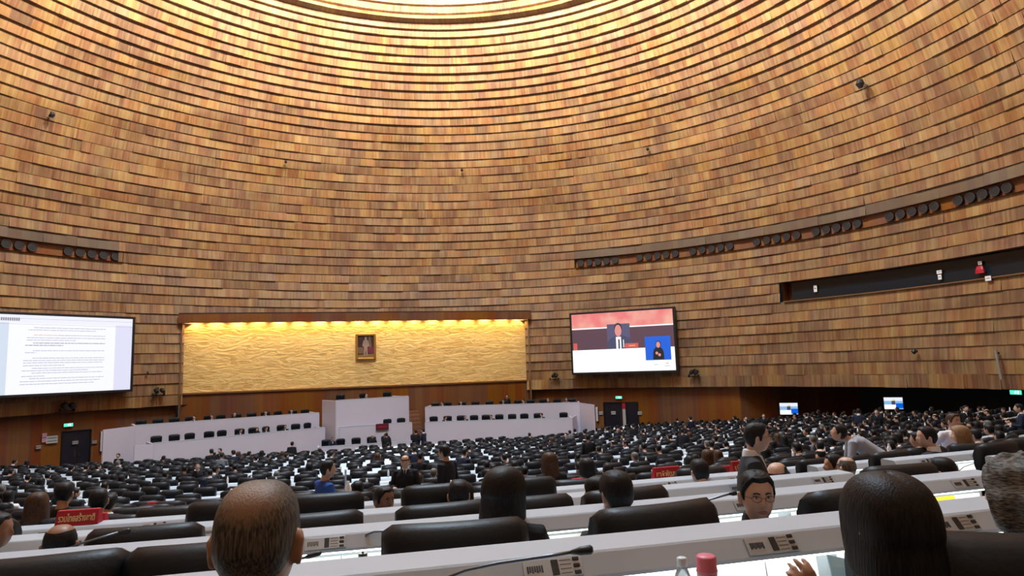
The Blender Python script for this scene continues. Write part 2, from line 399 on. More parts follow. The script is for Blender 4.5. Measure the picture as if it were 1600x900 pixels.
# ------------------------------------------------------------------ seat terraces
RHO_A = 82.6; PP = 1.368; ST = 0.206; SC0 = math.atan2(-OX, OY)      # direction O->camera
def rho(k): return RHO_A-PP*k+(0.07 if k == 0 else 0.025 if k == 1 else 0.0)
FT = [(-20, 7.2), (2.25, 4.19), (6.35, 3.57), (10, 2.85), (16, 1.95), (22, 1.45), (33, 0.6), (41, 0.0), (99, 0.0)]
def fl(k):
    x = 2.25+PP*k
    for (a, za), (b, zb) in zip(FT, FT[1:]):
        if a <= x <= b: return za+(zb-za)*(x-a)/(b-a)
    return 0.0
def pos(r, s, z=0.0):
    """r: radius from the seat centre; s: metres along the arc, + to the right"""
    th = s/r + SC0
    return Vector((OX+r*math.sin(th), OY-r*math.cos(th), z))
KMAX = 30
bm = bmesh.new()
for k in range(-4, KMAX+1):
    r_in = rho(k); r_out = rho(k-1) if k > -4 else rho(k)+8
    if k == KMAX: r_in = 38
    z = fl(k); n = 40
    for j in range(n):
        s0 = -40+80*j/n; s1 = s0+80/n
        quad(bm, (pos(r_in, s0*r_in/80, z), pos(r_in, s1*r_in/80, z), pos(r_out, s1*r_out/80, z), pos(r_out, s0*r_out/80, z)))
        zn = fl(k+1)
        if zn < z and k < KMAX: quad(bm, (pos(r_in, s0*r_in/80, zn), pos(r_in, s1*r_in/80, zn), pos(r_in, s1*r_in/80, z), pos(r_in, s0*r_in/80, z)))
tag(mesh_obj('floor', bm, M['carpet']), kind='structure')
bm = bmesh.new(); quad(bm, ((-50, -20, -0.02), (50, -20, -0.02), (50, 70, -0.02), (-50, 70, -0.02)))
tag(mesh_obj('floor_well', bm, M['carpet']), kind='structure')
# ------------------------------------------------------------------ rostrum
def wall_strip(name, pts, z0, z1, th, m, parent=None, kind=None):
    """a thick fascia board following plan points (front line), thickness th towards the back"""
    bm = bmesh.new(); back = []
    for i, p in enumerate(pts):
        a = Vector(pts[max(i-1, 0)]); b = Vector(pts[min(i+1, len(pts)-1)]); d = (b-a).normalized(); nrm = Vector((-d.y, d.x))
        back.append(Vector(p)+nrm*th)
    prism(bm, [tuple(p) for p in pts]+[tuple(q) for q in back[::-1]], z0, z1)
    return mesh_obj(name, bm, m, parent)
def v2(p): return Vector((p.x, p.y))
def rostrum(name, label, f, z1, z0, depth, deck, desk=True):
    """f: front line (left to right). back wall open; deck: platform height; desk top just behind the front"""
    root = empty(name, (0, 0, 0)); tag(root, label, 'podium desk', 'white podium desks in front of the gold wall')
    a, b = f[0], f[-1]; c = (a+b)/2; d = (b-a).normalized(); nrm = Vector((-d.y, d.x)); L_ = (b-a).length
    ang_ = math.atan2(d.y, d.x)
    root.location = (c.x, c.y, 0); root.rotation_euler.z = ang_
    bm = bmesh.new(); box(bm, -L_/2, L_/2, 0, 0.1, z0, z1, bev=0.015); mesh_obj('front_panel', bm, M['podium'], root)
    for s in (-1, 1):
        bm = bmesh.new(); box(bm, s*L_/2-0.06, s*L_/2+0.06, 0.02, depth, z0, z1-0.01, bev=0.01); mesh_obj('side_panel', bm, M['podium'], root)
    bm = bmesh.new(); box(bm, -L_/2+0.07, L_/2-0.07, 0.1, depth, z0, deck); mesh_obj('platform', bm, M['carpet'], root)
    if desk:
        bm = bmesh.new(); box(bm, -L_/2+0.08, L_/2-0.08, 0.1, 0.72, z1-0.27, z1-0.23); mesh_obj('desk_top', bm, M['podium'], root)
    bm = bmesh.new(); box(bm, -L_/2, L_/2, -0.012, 0.13, z1, z1+0.035, bev=0.008); mesh_obj('cap_rail', bm, M['white'], root)
    return root, L_
POD = {}
def line(pxa, pya, pxb, pyb, z): return [v2(atz(pxa, pya, z)), v2(atz(pxb, pyb, z))]
POD['Llow'] = rostrum('podium_desk', 'long lower white podium desk left of the centre stair', line(240, 693, 507, 668, 2.0), 2.0, 0, 1.6, 0.85)
POD['Lup'] = rostrum('podium_desk', 'long upper white podium desk left of the speaker block', line(212, 665, 498, 645, 2.9), 2.9, 0, 2.2, 1.75)
POD['Rlow'] = rostrum('podium_desk', 'long lower white podium desk right of the speaker block', line(665, 660, 893, 653, 2.0), 2.0, 0, 2.3, 0.85)
POD['Rup'] = rostrum('podium_desk', 'long upper white podium desk right of the speaker block', line(665, 636, 905, 629, 2.9), 2.9, 0, 2.0, 1.75)
POD['Ctop'] = rostrum('podium_desk', 'tall white speaker block under the gold framed portrait', line(526, 626, 638, 619, 3.8), 3.8, 0, 2.4, 2.6)
POD['Cmid'] = rostrum('podium_desk', 'middle white clerk desk in front of the speaker block', line(531, 668, 643, 660, 2.0), 2.0, 0, 0.95, 0.85)
POD['Cbench'] = rostrum('podium_desk', 'low white bench desk in front of the clerk desk', line(498, 699, 664, 688, 0.95), 0.95, 0, 1.1, 0.12, False)
def return_panel(pa, pb, z0, z1, label):
    bm = bmesh.new(); d = (pb-pa).normalized(); nn = Vector((-d.y, d.x))*0.08
    prism(bm, [tuple(pa), tuple(pb), tuple(pb+nn), tuple(pa+nn)], z0, z1)
    tag(mesh_obj('end_panel', bm, M['podium']), label, 'panel')
lup0 = v2(atz(212, 665, 2.9)); return_panel(v2(atz(162, 671, 2.9)), lup0, 0, 2.88, 'white end panel closing the podium at its far left beside the door')
llo0 = v2(atz(240, 693, 2.0)); return_panel(v2(atz(210, 696, 2.0)), llo0, 0, 1.98, 'low white end panel at the left corner of the lower left podium desk')
rup1 = v2(atz(905, 629, 2.9)); return_panel(rup1, v2(atz(927, 632, 2.9)), 0, 2.88, 'white end panel closing the podium at its far right')
rlo1 = v2(atz(893, 653, 2.0)); return_panel(rlo1, v2(atz(906, 645.5, 2.0)), 0, 1.98, 'low white end panel at the right corner of the lower right podium desk')
# steps beside the speaker block
def stair(pxl, pxr, pyb, n, label, z1, Yb):
    root = empty('podium_stair', tuple(room(0, 0))); root.rotation_euler.z = -AX
    tag(root, label, 'stairs', 'brown wooden podium stairs')
    pa = atz(pxl, pyb, 0.2); pb = atz(pxr, pyb, 0.2)
    def uv_(p): d = p-room(0, 0); return d.x*UX+d.y*UY, d.x*VX+d.y*VY
    ua, va = uv_(pa); ub, vb = uv_(pb)
    v = min(va, vb, 24.6)
    for i in range(n):
        bm = bmesh.new(); uv = bm.loops.layers.uv.new('UVMap')
        z = z1*(i+1)/n; box(bm, ua, ub, v+i*0.3, v+(i+1)*0.3+(0.02 if i < n-1 else max(0.1, 27.4-v-n*0.3)), 0, z)
        for f in bm.faces:
            for lp in f.loops: lp[uv].uv = (lp.vert.co.x, 0.3+0.3*(lp.vert.co.z/3))
        mesh_obj('step', bm, M['steps'], root)
stair(508, 527, 703, 9, 'brown wooden stair between left podium desks and speaker block', 2.5, 0)
stair(643, 663, 694, 9, 'brown wooden stair between speaker block and right podium desks', 2.5, 0)
# ------------------------------------------------------------------ things fixed to the walls
def frame_at(c, nrm):
    """matrix with local +Y pointing out of the wall (nrm), +Z up, origin c"""
    y = Vector((nrm.x, nrm.y, 0)).normalized(); z = Vector((0, 0, 1)); x = y.cross(z)
    return Matrix(((x.x, y.x, z.x, c.x), (x.y, y.y, z.y, c.y), (x.z, y.z, z.z, c.z), (0, 0, 0, 1)))
def thing(name, label, cat, Mx, group=None):
    o = empty(name); o.matrix_world = Mx; return tag(o, label, cat, group)
def inward(p): return Vector((CX-p.x, CY-p.y, 0)).normalized()
def textmesh(name, body, size, m, parent, loc, rot=(PI/2, 0, PI), ext=0.002, bold=0.0):
    cu = bpy.data.curves.new(name, 'FONT'); cu.body = body; cu.size = size; cu.align_x = 'CENTER'; cu.align_y = 'CENTER'; cu.extrude = ext; cu.offset = bold
    t = bpy.data.objects.new('tmp', cu); COL.objects.link(t)
    dg = bpy.context.evaluated_depsgraph_get(); me = bpy.data.meshes.new_from_object(t.evaluated_get(dg)); bpy.data.objects.remove(t)
    me.materials.clear(); me.materials.append(m)
    o = bpy.data.objects.new(name, me); COL.objects.link(o); o.parent = parent; o.location = loc; o.rotation_euler = rot
    return o
# loudspeakers: groups of five in the recessed band
M['cone'] = mat('speaker_cone', (0.03, 0.03, 0.034), 0.8)
def make_speaker():
    r = empty('loudspeaker')
    bm = bmesh.new(); cyl(bm, (0, 0.0, 0), 0.27, 0.34, 20, 'y'); mesh_obj('housing', bm, M['black'], r)
    bm = bmesh.new()
    pr = [(0.27, 0.34), (0.27, 0.37), (0.235, 0.37), (0.225, 0.345), (0.10, 0.27), (0.07, 0.29), (0.0, 0.30)]
    n = 20; rings = []
    for q, y in pr[:-1]: rings.append([bm.verts.new((q*math.cos(2*PI*k/n), y, q*math.sin(2*PI*k/n))) for k in range(n)])
    for a, b in zip(rings, rings[1:]):
        for k in range(n): bm.faces.new((a[k], a[(k+1) % n], b[(k+1) % n], b[k]))
    bm.faces.new(rings[-1]); mesh_obj('cone', bm, M['cone'], r)
    bm = bmesh.new(); box(bm, -0.03, 0.03, -0.12, 0.1, -0.33, -0.24); mesh_obj('bracket', bm, M['blackmetal'], r)
    return r
spk = make_speaker(); first = True
groups = [(907, 961, 417, 412.8), (999, 1054.6, 408, 402.4), (1082.5, 1140, 399, 391), (1182, 1244.5, 385, 375.4), (1274.7, 1339, 370, 357.4), (1389.5, 1459.7, 347, 331.8), (1496.5, 1573, 322.3, 302.5), (-92, -40, 378, 384), (107, 181, 400.8, 407.5)]
gw = ['first', 'second', 'third', 'fourth', 'fifth', 'sixth', 'seventh']
def put_speaker(px, py, lab, grp):
    global first
    o = spk if first else copy_tree(spk); first = False
    p = onwall(px, py, Rw(SZ0)-0.12); p.z = (SZ0+SZ1)/2+0.0
    q = Vector((CX-p.x, CY-p.y, 0)).normalized()
    o.matrix_world = frame_at(p+(-q)*0.40, q); tag(o, lab, 'loudspeaker', grp)
for gi, (xa, xb, ya, yb) in enumerate(groups):
    if gi == 7: continue
    for k in range(5):
        t = k/4; side = f'{gw[gi]} group right of the gold wall' if gi < 7 else 'group ending the left slot'
        put_speaker(xa+(xb-xa)*t, ya+(yb-ya)*t, f'round black loudspeaker in the wall slot, {side}', 'loudspeakers, '+side)
for px, py in ((10, 389), (30.5, 391), (51, 393)): put_speaker(px, py, 'round black loudspeaker in the wall slot at the far left picture edge', 'loudspeakers at the far left')
# video walls
E_ = {k: emit('screen_'+k, c, s) for k, (c, s) in dict(
    white=((0.86, 0.88, 1.0), 1.0), page=((0.90, 0.91, 1.0), 1.05), lilac=((0.78, 0.79, 0.98), 0.95), blueish=((0.72, 0.82, 0.97), 0.9), grey=((0.45, 0.47, 0.55), 0.8), dark=((0.13, 0.06, 0.09), 0.8),
    ink=((0.30, 0.31, 0.38), 0.8), orange=((0.75, 0.45, 0.28), 0.9), blue=((0.0, 0.13, 0.80), 0.9), navy=((0.07, 0.08, 0.17), 0.8), chair=((0.12, 0.11, 0.22), 0.8), skin=((0.85, 0.33, 0.30), 0.9),
    hair=((0.03, 0.02, 0.03), 0.8), red=((0.72, 0.12, 0.10), 0.9), pure=((1, 1, 1), 1.15), black=((0.01, 0.01, 0.02), 0.5), yellow=((0.8, 0.7, 0.2), 0.9), sky=((0.3, 0.55, 0.85), 0.9)).items()}
def pinkgrad():
    m = bpy.data.materials.new('screen_backdrop'); m.use_nodes = True; nt = m.node_tree; L = nt.links.new; b = nt.nodes['Principled BSDF']
    tc = N(nt, 'ShaderNodeTexCoord'); n = N(nt, 'ShaderNodeTexNoise'); n.inputs['Scale'].default_value = 0.7; L(tc.outputs['Object'], n.inputs['Vector'])
    cr = N(nt, 'ShaderNodeValToRGB'); cr.color_ramp.elements[0].position = 0.35; cr.color_ramp.elements[0].color = (0.86, 0.22, 0.22, 1); cr.color_ramp.elements[1].position = 0.65; cr.color_ramp.elements[1].color = (0.92, 0.46, 0.36, 1)
    L(n.outputs['Fac'], cr.inputs[0]); b.inputs['Base Color'].default_value = (0, 0, 0, 1); L(cr.outputs[0], b.inputs['Emission Color']); b.inputs['Emission Strength'].default_value = 1.0
    return m
E_['pink'] = pinkgrad()
def rects(name, parent, items, W, H, y0=0.14):
    """items: (matkey, x0, y0, x1, y1) in 0..1 of the picture, x to the viewer's right, y down; layered outwards"""
    for i, it in enumerate(items):
        k, a, b, c, d = it[:5]; nm = it[5] if len(it) > 5 else 'picture_field'
        bm = bmesh.new(); y = y0+0.003*(i+1)
        if isinstance(k, tuple): k, shape = k
        else: shape = 'r'
        X0, X1 = W/2-a*W, W/2-c*W; Z0, Z1 = H/2-b*H, H/2-d*H
        if shape == 'o':
            cx, cz = (X0+X1)/2, (Z0+Z1)/2
            f = bm.faces.new([bm.verts.new((cx+abs(X1-X0)/2*math.cos(t), y, cz+abs(Z0-Z1)/2*math.sin(t))) for t in [2*PI*q/24 for q in range(24)]])
        elif shape == 'b':      # bust: shoulders rounding down
            pr = [(0.0, 1), (0.03, 0.45), (0.12, 0.2), (0.36, 0.0), (0.64, 0.0), (0.88, 0.2), (0.97, 0.45), (1, 1)]
            bm.faces.new([bm.verts.new((X0+(X1-X0)*u, y, Z0+(Z1-Z0)*v)) for u, v in pr])
        else: quad(bm, ((X0, y, Z0), (X1, y, Z0), (X1, y, Z1), (X0, y, Z1)))
        mesh_obj(nm, bm, E_[k], parent)
def video_wall(label, pa, pb, zt, zb, items):
    c = (pa+pb)/2; W = (Vector((pa.x, pa.y))-Vector((pb.x, pb.y))).length; H = zt-zb; c.z = (zt+zb)/2
    d = (pb-pa); n = Vector((d.y, -d.x, 0)).normalized()
    root = thing('video_wall', label, 'screen', frame_at(c, n))
    fb = 0.16
    for nm, bx in (('frame_side', (W/2, W/2+fb, -0.5, 0.2, -H/2-fb, H/2+fb)), ('frame_side', (-W/2-fb, -W/2, -0.5, 0.2, -H/2-fb, H/2+fb)), ('frame_top', (-W/2, W/2, -0.5, 0.2, H/2, H/2+fb)), ('frame_bottom', (-W/2, W/2, -0.5, 0.2, -H/2-fb, -H/2))):
        bm = bmesh.new(); box(bm, *bx, bev=0.02); mesh_obj(nm, bm, M['black'], root)
    bm = bmesh.new(); box(bm, -W/2, W/2, -0.4, 0.12, -H/2, H/2); mesh_obj('cabinet', bm, M['black'], root)
    rects('picture', root, items, W, H)
    return root
RS = RB-0.75
ra_, rb2 = onwall(895.5, 537, RS), onwall(1054, 531, RS)
zt = (onwall(894, 492, RS).z+onwall(1051, 482.7, RS).z)/2; zb = (onwall(897, 581.7, RS).z+onwall(1058, 578.7, RS).z)/2
video_wall('large video wall right of the gold wall showing a seated speaker and a signing interpreter', ra_, rb2, zt, zb, [
    ('pink', 0, 0, 1, 0.26), ('pure', 0, 0.245, 1, 0.27), ('dark', 0, 0.265, 1, 0.62, 'picture_backdrop'),
    (('chair', 'r'), 0.36, 0.20, 0.585, 0.5, 'pictured_chair'), (('navy', 'b'), 0.355, 0.40, 0.61, 0.63, 'pictured_person'),
    (('pure', 'r'), 0.445, 0.42, 0.495, 0.62), (('navy', 'r'), 0.465, 0.46, 0.482, 0.62), (('hair', 'o'), 0.432, 0.185, 0.508, 0.36), (('skin', 'o'), 0.437, 0.215, 0.503, 0.415, 'pictured_face'), (('pure', 'r'), 0.515, 0.47, 0.522, 0.6),
    ('red', 0.53, 0.535, 0.66, 0.61), ('orange', 0.57, 0.565, 0.63, 0.585), ('red', 0.01, 0.50, 0.05, 0.62),
    ('pure', 0, 0.62, 1, 1, 'picture_table'), ('blue', 0.725, 0.44, 0.965, 0.83, 'interpreter_inset'),
    (('black', 'b'), 0.795, 0.61, 0.90, 0.82), (('hair', 'o'), 0.825, 0.515, 0.875, 0.63), (('skin', 'o'), 0.830, 0.53, 0.868, 0.63), (('skin', 'o'), 0.82, 0.69, 0.845, 0.74), (('skin', 'o'), 0.845, 0.72, 0.87, 0.77),
    ('grey', 0.80, 0.90, 0.84, 0.91), ('red', 0.91, 0.88, 0.94, 0.89), ('grey', 0.90, 0.92, 0.95, 0.93)])
la_, lb_ = onwall(-30, 552, RS), onwall(203.5, 553, RS)
d_ = (la_-lb_); d_.z = 0
lW = 8.45; la_ = lb_+d_.normalized()*lW
zt = onwall(205.5, 499, RS).z; zb = onwall(202.5, 608.3, RS).z
rt_ = random.Random(5); items = [('blueish', 0, 0, 0.2, 1), ('page', 0.18, 0, 0.88, 1, 'document_page'), ('lilac', 0.875, 0.1, 1, 1), ('white', 0, 0, 1, 0.10, 'document_toolbar'),
    ('grey', 0.0, 0.115, 1.0, 0.118), ('grey', 0.0, 0.045, 1.0, 0.048)]
tb0 = 0.36
for i in range(9): items.append(('ink', 0.13+i*0.0125, 0.045-0.006, 0.13+i*0.0125+0.009, 0.078, 'toolbar_icon'))
lines = [(0.155, 0.50, 0.85), (0.185, 0.475, 0.80), (0.25, 0.50, 0.85), (0.285, 0.47, 0.85), (0.315, 0.47, 0.70), (0.35, 0.50, 0.85), (0.38, 0.465, 0.64), (0.45, 0.50, 0.85), (0.475, 0.465, 0.515),
         (0.545, 0.50, 0.85), (0.575, 0.46, 0.85), (0.605, 0.46, 0.84), (0.64, 0.46, 0.65), (0.675, 0.50, 0.85), (0.705, 0.455, 0.77), (0.735, 0.50, 0.84), (0.775, 0.455, 0.56), (0.805, 0.49, 0.85), (0.84, 0.45, 0.83), (0.875, 0.45, 0.8)]
DOC = []
for li, (y, a, b) in enumerate(lines):
    a = 0.28+(a-0.465)*1.35; b = 0.28+(b-0.465)*1.35; x = a
    while x < b:
        wd = rt_.uniform(0.008, 0.04); k = 'orange' if (li == 2 and x < 0.45) else 'ink'
        DOC.append((k, x, y, min(x+wd, b), y+(0.011 if li in (5, 6) else 0.007))); x += wd+0.003
lv = video_wall('large video wall at the left edge showing a text document page', la_, lb_, zt, zb, items)
W_ = lW; H_ = zt-zb
bmi = {'ink': bmesh.new(), 'orange': bmesh.new()}
for k, a, b, c, d in DOC:
    quad(bmi[k], ((W_/2-a*W_, 0.19, H_/2-b*H_), (W_/2-c*W_, 0.19, H_/2-b*H_), (W_/2-c*W_, 0.19, H_/2-d*H_), (W_/2-a*W_, 0.19, H_/2-d*H_)))
for k in bmi: mesh_obj('document_text', bmi[k], E_['grey' if k == 'ink' else 'orange'], lv)
# portrait in its gold frame
pc = onplane_v(571.5, 542.5, V0-0.03)
pt = onplane_v(571.5, 521.5, V0).z; pb_ = onplane_v(571.5, 562.5, V0).z; pw = (onplane_v(588, 542, V0)-onplane_v(556, 542, V0)).length
root = thing('framed_portrait', 'gold framed portrait hanging at the middle of the gold wall', 'picture', frame_at(pc, Vector((-VX, -VY, 0))))
H = pt-pb_; root.location.z = (pt+pb_)/2; W = pw; fb = 0.17
M['goldframe'] = mat('gilt_frame', (0.42, 0.22, 0.05), 0.35, 0.6, bump=(30, 0.5))
bm = bmesh.new()
for bx in ((-W/2, -W/2+fb, 0, 0.16, -H/2, H/2), (W/2-fb, W/2, 0, 0.16, -H/2, H/2), (-W/2+fb, W/2-fb, 0, 0.16, H/2-fb, H/2), (-W/2+fb, W/2-fb, 0, 0.16, -H/2, -H/2+fb)): box(bm, *bx, bev=0.03)
mesh_obj('frame', bm, M['goldframe'], root)
cv = {'dk': mat('canvas_dark', (0.05, 0.018, 0.015), 0.5), 'fig': mat('canvas_figure', (0.32, 0.22, 0.17), 0.5), 'cream': mat('canvas_drape', (0.16, 0.10, 0.06), 0.5), 'mar': mat('canvas_maroon', (0.16, 0.02, 0.06), 0.5), 'flo': mat('canvas_floor', (0.22, 0.13, 0.04), 0.5)}
bm = bmesh.new(); box(bm, -W/2+fb, W/2-fb, 0.01, 0.07, -H/2+fb, H/2-fb); mesh_obj('canvas', bm, cv['dk'], root)
def patch(nm, pts, k, y):
    bm = bmesh.new(); bm.faces.new([bm.verts.new((-(u-0.5)*(W-2*fb), y, (0.5-v)*(H-2*fb))) for u, v in pts]); mesh_obj(nm, bm, cv[k], root)
patch('painted_floor', [(0, 0.86), (1, 0.82), (1, 1), (0, 1)], 'flo', 0.075)
patch('painted_curtain', [(0.66, 0.02), (0.80, 0.02), (0.86, 0.5), (0.70, 0.55)], 'cream', 0.075)
patch('painted_sofa', [(0.62, 0.55), (1, 0.5), (1, 0.80), (0.66, 0.78)], 'mar', 0.076)
patch('painted_table', [(0, 0.52), (0.34, 0.52), (0.36, 0.8), (0, 0.8)], 'cream', 0.076)
patch('painted_figure', [(0.43, 0.10), (0.47, 0.04), (0.53, 0.04), (0.57, 0.10), (0.56, 0.17), (0.66, 0.22), (0.72, 0.45), (0.60, 0.52), (0.62, 0.90), (0.53, 0.90), (0.50, 0.60), (0.46, 0.90), (0.37, 0.90), (0.38, 0.52), (0.28, 0.44), (0.34, 0.22), (0.44, 0.17)], 'fig', 0.08)
# doors, notices, exit signs
M['doorleaf'] = mat('door_leaf', (0.012, 0.012, 0.02), 0.35)
def wall_thing(name, label, cat, px, py, R=RL-0.06, group=None):
    p = onwall(px, py, R); return thing(name, label, cat, frame_at(p, inward(p)), group)
def wsize(px0, px1, py0, py1, R=RL-0.06):
    a = onwall(px0, (py0+py1)/2, R); b = onwall(px1, (py0+py1)/2, R); return (a-b).length, onwall((px0+px1)/2, py0, R).z-onwall((px0+px1)/2, py1, R).z
def door(name, pxl, pxr, pyt, leaves, fr):
    p = onwall((pxl+pxr)/2, pyt, RL-0.05); W = wsize(pxl, pxr, pyt, pyt+10)[0]; H = p.z
    root = empty(name); root['kind'] = 'structure'; root.matrix_world = frame_at(Vector((p.x, p.y, 0)), inward(p))
    for s in (-1, 1):
        bm = bmesh.new(); box(bm, min(s*0.02, s*(W/2-0.05)), max(s*0.02, s*(W/2-0.05)), -0.02, 0.03, 0.0, H-0.04, bev=0.005); l = mesh_obj('door_leaf', bm, M['doorleaf'], root)
        bm = bmesh.new(); tube(bm, [(s*0.12, 0.04, 0.85), (s*0.12, 0.09, 0.88), (s*0.12, 0.09, 1.25), (s*0.12, 0.04, 1.28)], 0.012); mesh_obj('door_handle', bm, M['chrome'], l)
    bm = bmesh.new(); box(bm, -W/2-0.04, -W/2+0.04, -0.05, 0.08, 0, H+0.04); box(bm, W/2-0.04, W/2+0.04, -0.05, 0.08, 0, H+0.04); box(bm, -W/2+0.04, W/2-0.04, -0.05, 0.08, H-0.03, H+0.04); mesh_obj('door_frame', bm, M['blackmetal'], root)
    return root, W, H
door('door_1', 98, 142, 673, 2, 0)
door('door_2', 943, 996, 629, 2, 0)
E_['exit'] = emit('exit_glow', (0.10, 0.85, 0.55), 1.3); E_['exitw'] = emit('exit_white', (0.85, 1, 0.95), 1.8)
def exit_sign(label, px, py, R, w=0.55):
    root = wall_thing('exit_sign', label, 'exit sign', px, py, R, None); h = w*0.42
    bm = bmesh.new(); box(bm, -w/2, w/2, -0.04, 0.05, -h/2, h/2, bev=0.01); mesh_obj('housing', bm, M['white'], root)
    bm = bmesh.new(); quad(bm, ((w/2-0.02, 0.055, h/2-0.02), (-w/2+0.02, 0.055, h/2-0.02), (-w/2+0.02, 0.055, -h/2+0.02), (w/2-0.02, 0.055, -h/2+0.02))); mesh_obj('sign_face', bm, E_['exit'], root)
    bm = bmesh.new(); s = h/0.42
    def L2(pts, r): tube(bm, [(-x*s*0.42/0.42, 0.06, z*s) for x, z in pts], r*s, 6)
    cyl(bm, (-0.03*s, 0.055, 0.12*s), 0.03*s, 0.01, 10, 'y')
    L2([(0.02, 0.08), (-0.02, -0.02)], 0.024); L2([(-0.02, -0.02), (0.05, -0.07), (0.04, -0.14)], 0.016); L2([(-0.02, -0.02), (-0.06, -0.09), (-0.12, -0.08)], 0.016); L2([(0.02, 0.07), (0.09, 0.03)], 0.013); L2([(0.02, 0.07), (-0.06, 0.05), (-0.09, 0.0)], 0.013)
    mesh_obj('running_figure', bm, E_['exitw'], root)
    bm = bmesh.new(); box(bm, -0.24*s, -0.16*s, 0.056, 0.062, -0.15*s, 0.15*s); mesh_obj('door_symbol', bm, E_['exitw'], root)
exit_sign('green exit sign above the dark door on the left', 106.5, 664, RL-0.15)
exit_sign('green exit sign above the dark door right of the podium', 967, 621, RL-0.15)
exit_sign('green exit sign under the wood fascia at the right picture edge', 1588, 613, RB+1.5, 0.62)
def notice(label, px0, px1, py0, py1, m, bars=0, name='notice', R=RL-0.09, barm=None, txt=None):
    W, H = wsize(px0, px1, py0, py1, R); root = wall_thing(name, label, 'notice', (px0+px1)/2, (py0+py1)/2, R)
    bm = bmesh.new(); box(bm, -W/2, W/2, 0, 0.02, -H/2, H/2, bev=0.004); mesh_obj('board', bm, m, root)
    for k in range(bars):
        z = H/2-(k+0.7)*H/(bars+0.4); bm = bmesh.new(); box(bm, -W*0.42, W*0.42, 0.02, 0.026, z-0.02, z+0.02); mesh_obj('printed_line', bm, barm or M['seam'], root)
    return root
M['noticew'] = mat('notice_white', (0.42, 0.43, 0.42), 0.6); M['noticep'] = mat('notice_pink', (0.5, 0.25, 0.32), 0.6)
notice('pink and white poster half hidden behind the white notice left of the door', 65.5, 73, 677, 691, M['noticep'], 1)
notice('white notice board with dark printed boxes on the wall left of the door', 72, 90, 681, 692.5, M['noticew'], 2, R=RL-0.12)
notice('two line lettered sign low on the wall left of the white notice', 55.5, 64.5, 695, 702, mat('sign_brown', (0.12, 0.07, 0.05), 0.6), 2, barm=M['noticew'])
notice('small white lettered sign on the left dark door', 112.5, 122.5, 688.5, 694.5, mat('sign_grey', (0.10, 0.10, 0.11), 0.6), 2, barm=M['noticew'], R=RL-0.16)
notice('small white lettered sign on the wall right of the left door', 143, 152, 687.5, 693.5, mat('sign_brown2', (0.12, 0.07, 0.05), 0.6), 2, barm=M['noticew'])
notice('small white lettered sign on the dark door right of the podium', 955, 962, 642.5, 647.5, M['noticew'], 1, R=RL-0.16)
notice('small white sign on the wall left of the door right of the podium', 936, 942, 643, 648, M['noticew'], 1)
notice('small white sign on the wall right of the door right of the podium', 996.5, 1003, 643, 648, M['noticew'], 1)
rr = wall_thing('hanging_banner', 'thin pale banner with a red top hanging in the doorway right of the podium', 'banner', 975.5, 650, RL-0.35)
bm = bmesh.new(); box(bm, -0.12, 0.12, 0, 0.03, -1.4, 0.6); mesh_obj('cloth', bm, M['noticew'], rr)
bm = bmesh.new(); box(bm, -0.125, 0.125, -0.005, 0.035, 0.55, 1.0); mesh_obj('red_top', bm, M['red'], rr)
for px, py0, py1 in ((158.5, 674, 705), (933, 636, 658)):
    p = onwall(px, (py0+py1)/2, RL-0.1); H = onwall(px, py0, RL).z-onwall(px, py1, RL).z
    side = 'left' if px < 500 else 'right'
    r = thing('column_speaker', f'slim pale column speaker on the {side} wall beside the podium end', 'speaker', frame_at(p, inward(p)))
    bm = bmesh.new(); box(bm, -0.09, 0.09, 0, 0.12, -H/2, H/2, bev=0.02); mesh_obj('case', bm, M['podium'], r)
    bm = bmesh.new(); box(bm, -0.12, -0.09, 0.0, 0.1, -H/2, H/2); mesh_obj('wall_bracket', bm, M['blackmetal'], r)
# spotlights / cameras on the lower fascia
def stage_light(label, px, py, R=RB-0.25, s=1.0):
    root = wall_thing('projector_lamp', label, 'spotlight', px, py, R)
    bm = bmesh.new(); box(bm, -0.06, 0.06, -0.2, 0.1, -0.06, 0.30); mesh_obj('bracket', bm, M['blackmetal'], root)
    for sx in (-0.24*s, 0.14*s):
        bm = bmesh.new(); loft(bm, [((sx, 0.1, 0.12), 0.15*s, 0.15*s), ((sx, 0.3, 0.06), 0.16*s, 0.16*s), ((sx, 0.52, -0.03), 0.11*s, 0.11*s)], n=12, up=Vector((0, 0, 1)))
        b = mesh_obj('lamp_head', bm, M['black'], root)
        bm = bmesh.new(); cyl(bm, (sx, 0.52, -0.03), 0.08*s, 0.015, 12, 'y'); mesh_obj('lens', bm, M['glassdark'], b)
    bm = bmesh.new(); box(bm, -0.40, 0.42, 0.02, 0.08, -0.28, -0.22); box(bm, -0.38, -0.34, 0.02, 0.4, -0.30, -0.1); box(bm, 0.34, 0.38, 0.02, 0.4, -0.30, -0.1); mesh_obj('yoke', bm, M['blackmetal'], root)
stage_light('black twin stage lamp on the fascia below the left video wall', 103, 636, s=1.15)
stage_light('black twin stage lamp on the fascia left of the gold wall', 246, 612)
stage_light('small black stage lamp on the fascia between gold wall and right video wall', 867, 588, s=0.8)
stage_light('black twin stage lamp on the fascia below the right video wall', 1085, 583)
def dome_cam(label, px, py, s=1.0, white=True):
    p = onwall(px, py, RB)
    for _ in range(30): p = onwall(px, py, Rw(p.z)-0.25)
    root = thing('dome_camera', label, 'camera', frame_at(p, inward(p)))
    bm = bmesh.new(); cyl(bm, (0, 0, 0), 0.09*s, 0.3*s, 12, 'y'); mesh_obj('arm', bm, M['white'] if white else M['black'], root)
    bm = bmesh.new(); loft(bm, [((0, 0.25*s, 0.15*s), 0.10*s), ((0, 0.27*s, 0), 0.15*s), ((0, 0.25*s, -0.17*s), 0.06*s)], n=12); mesh_obj('camera_ball', bm, M['black'], root)
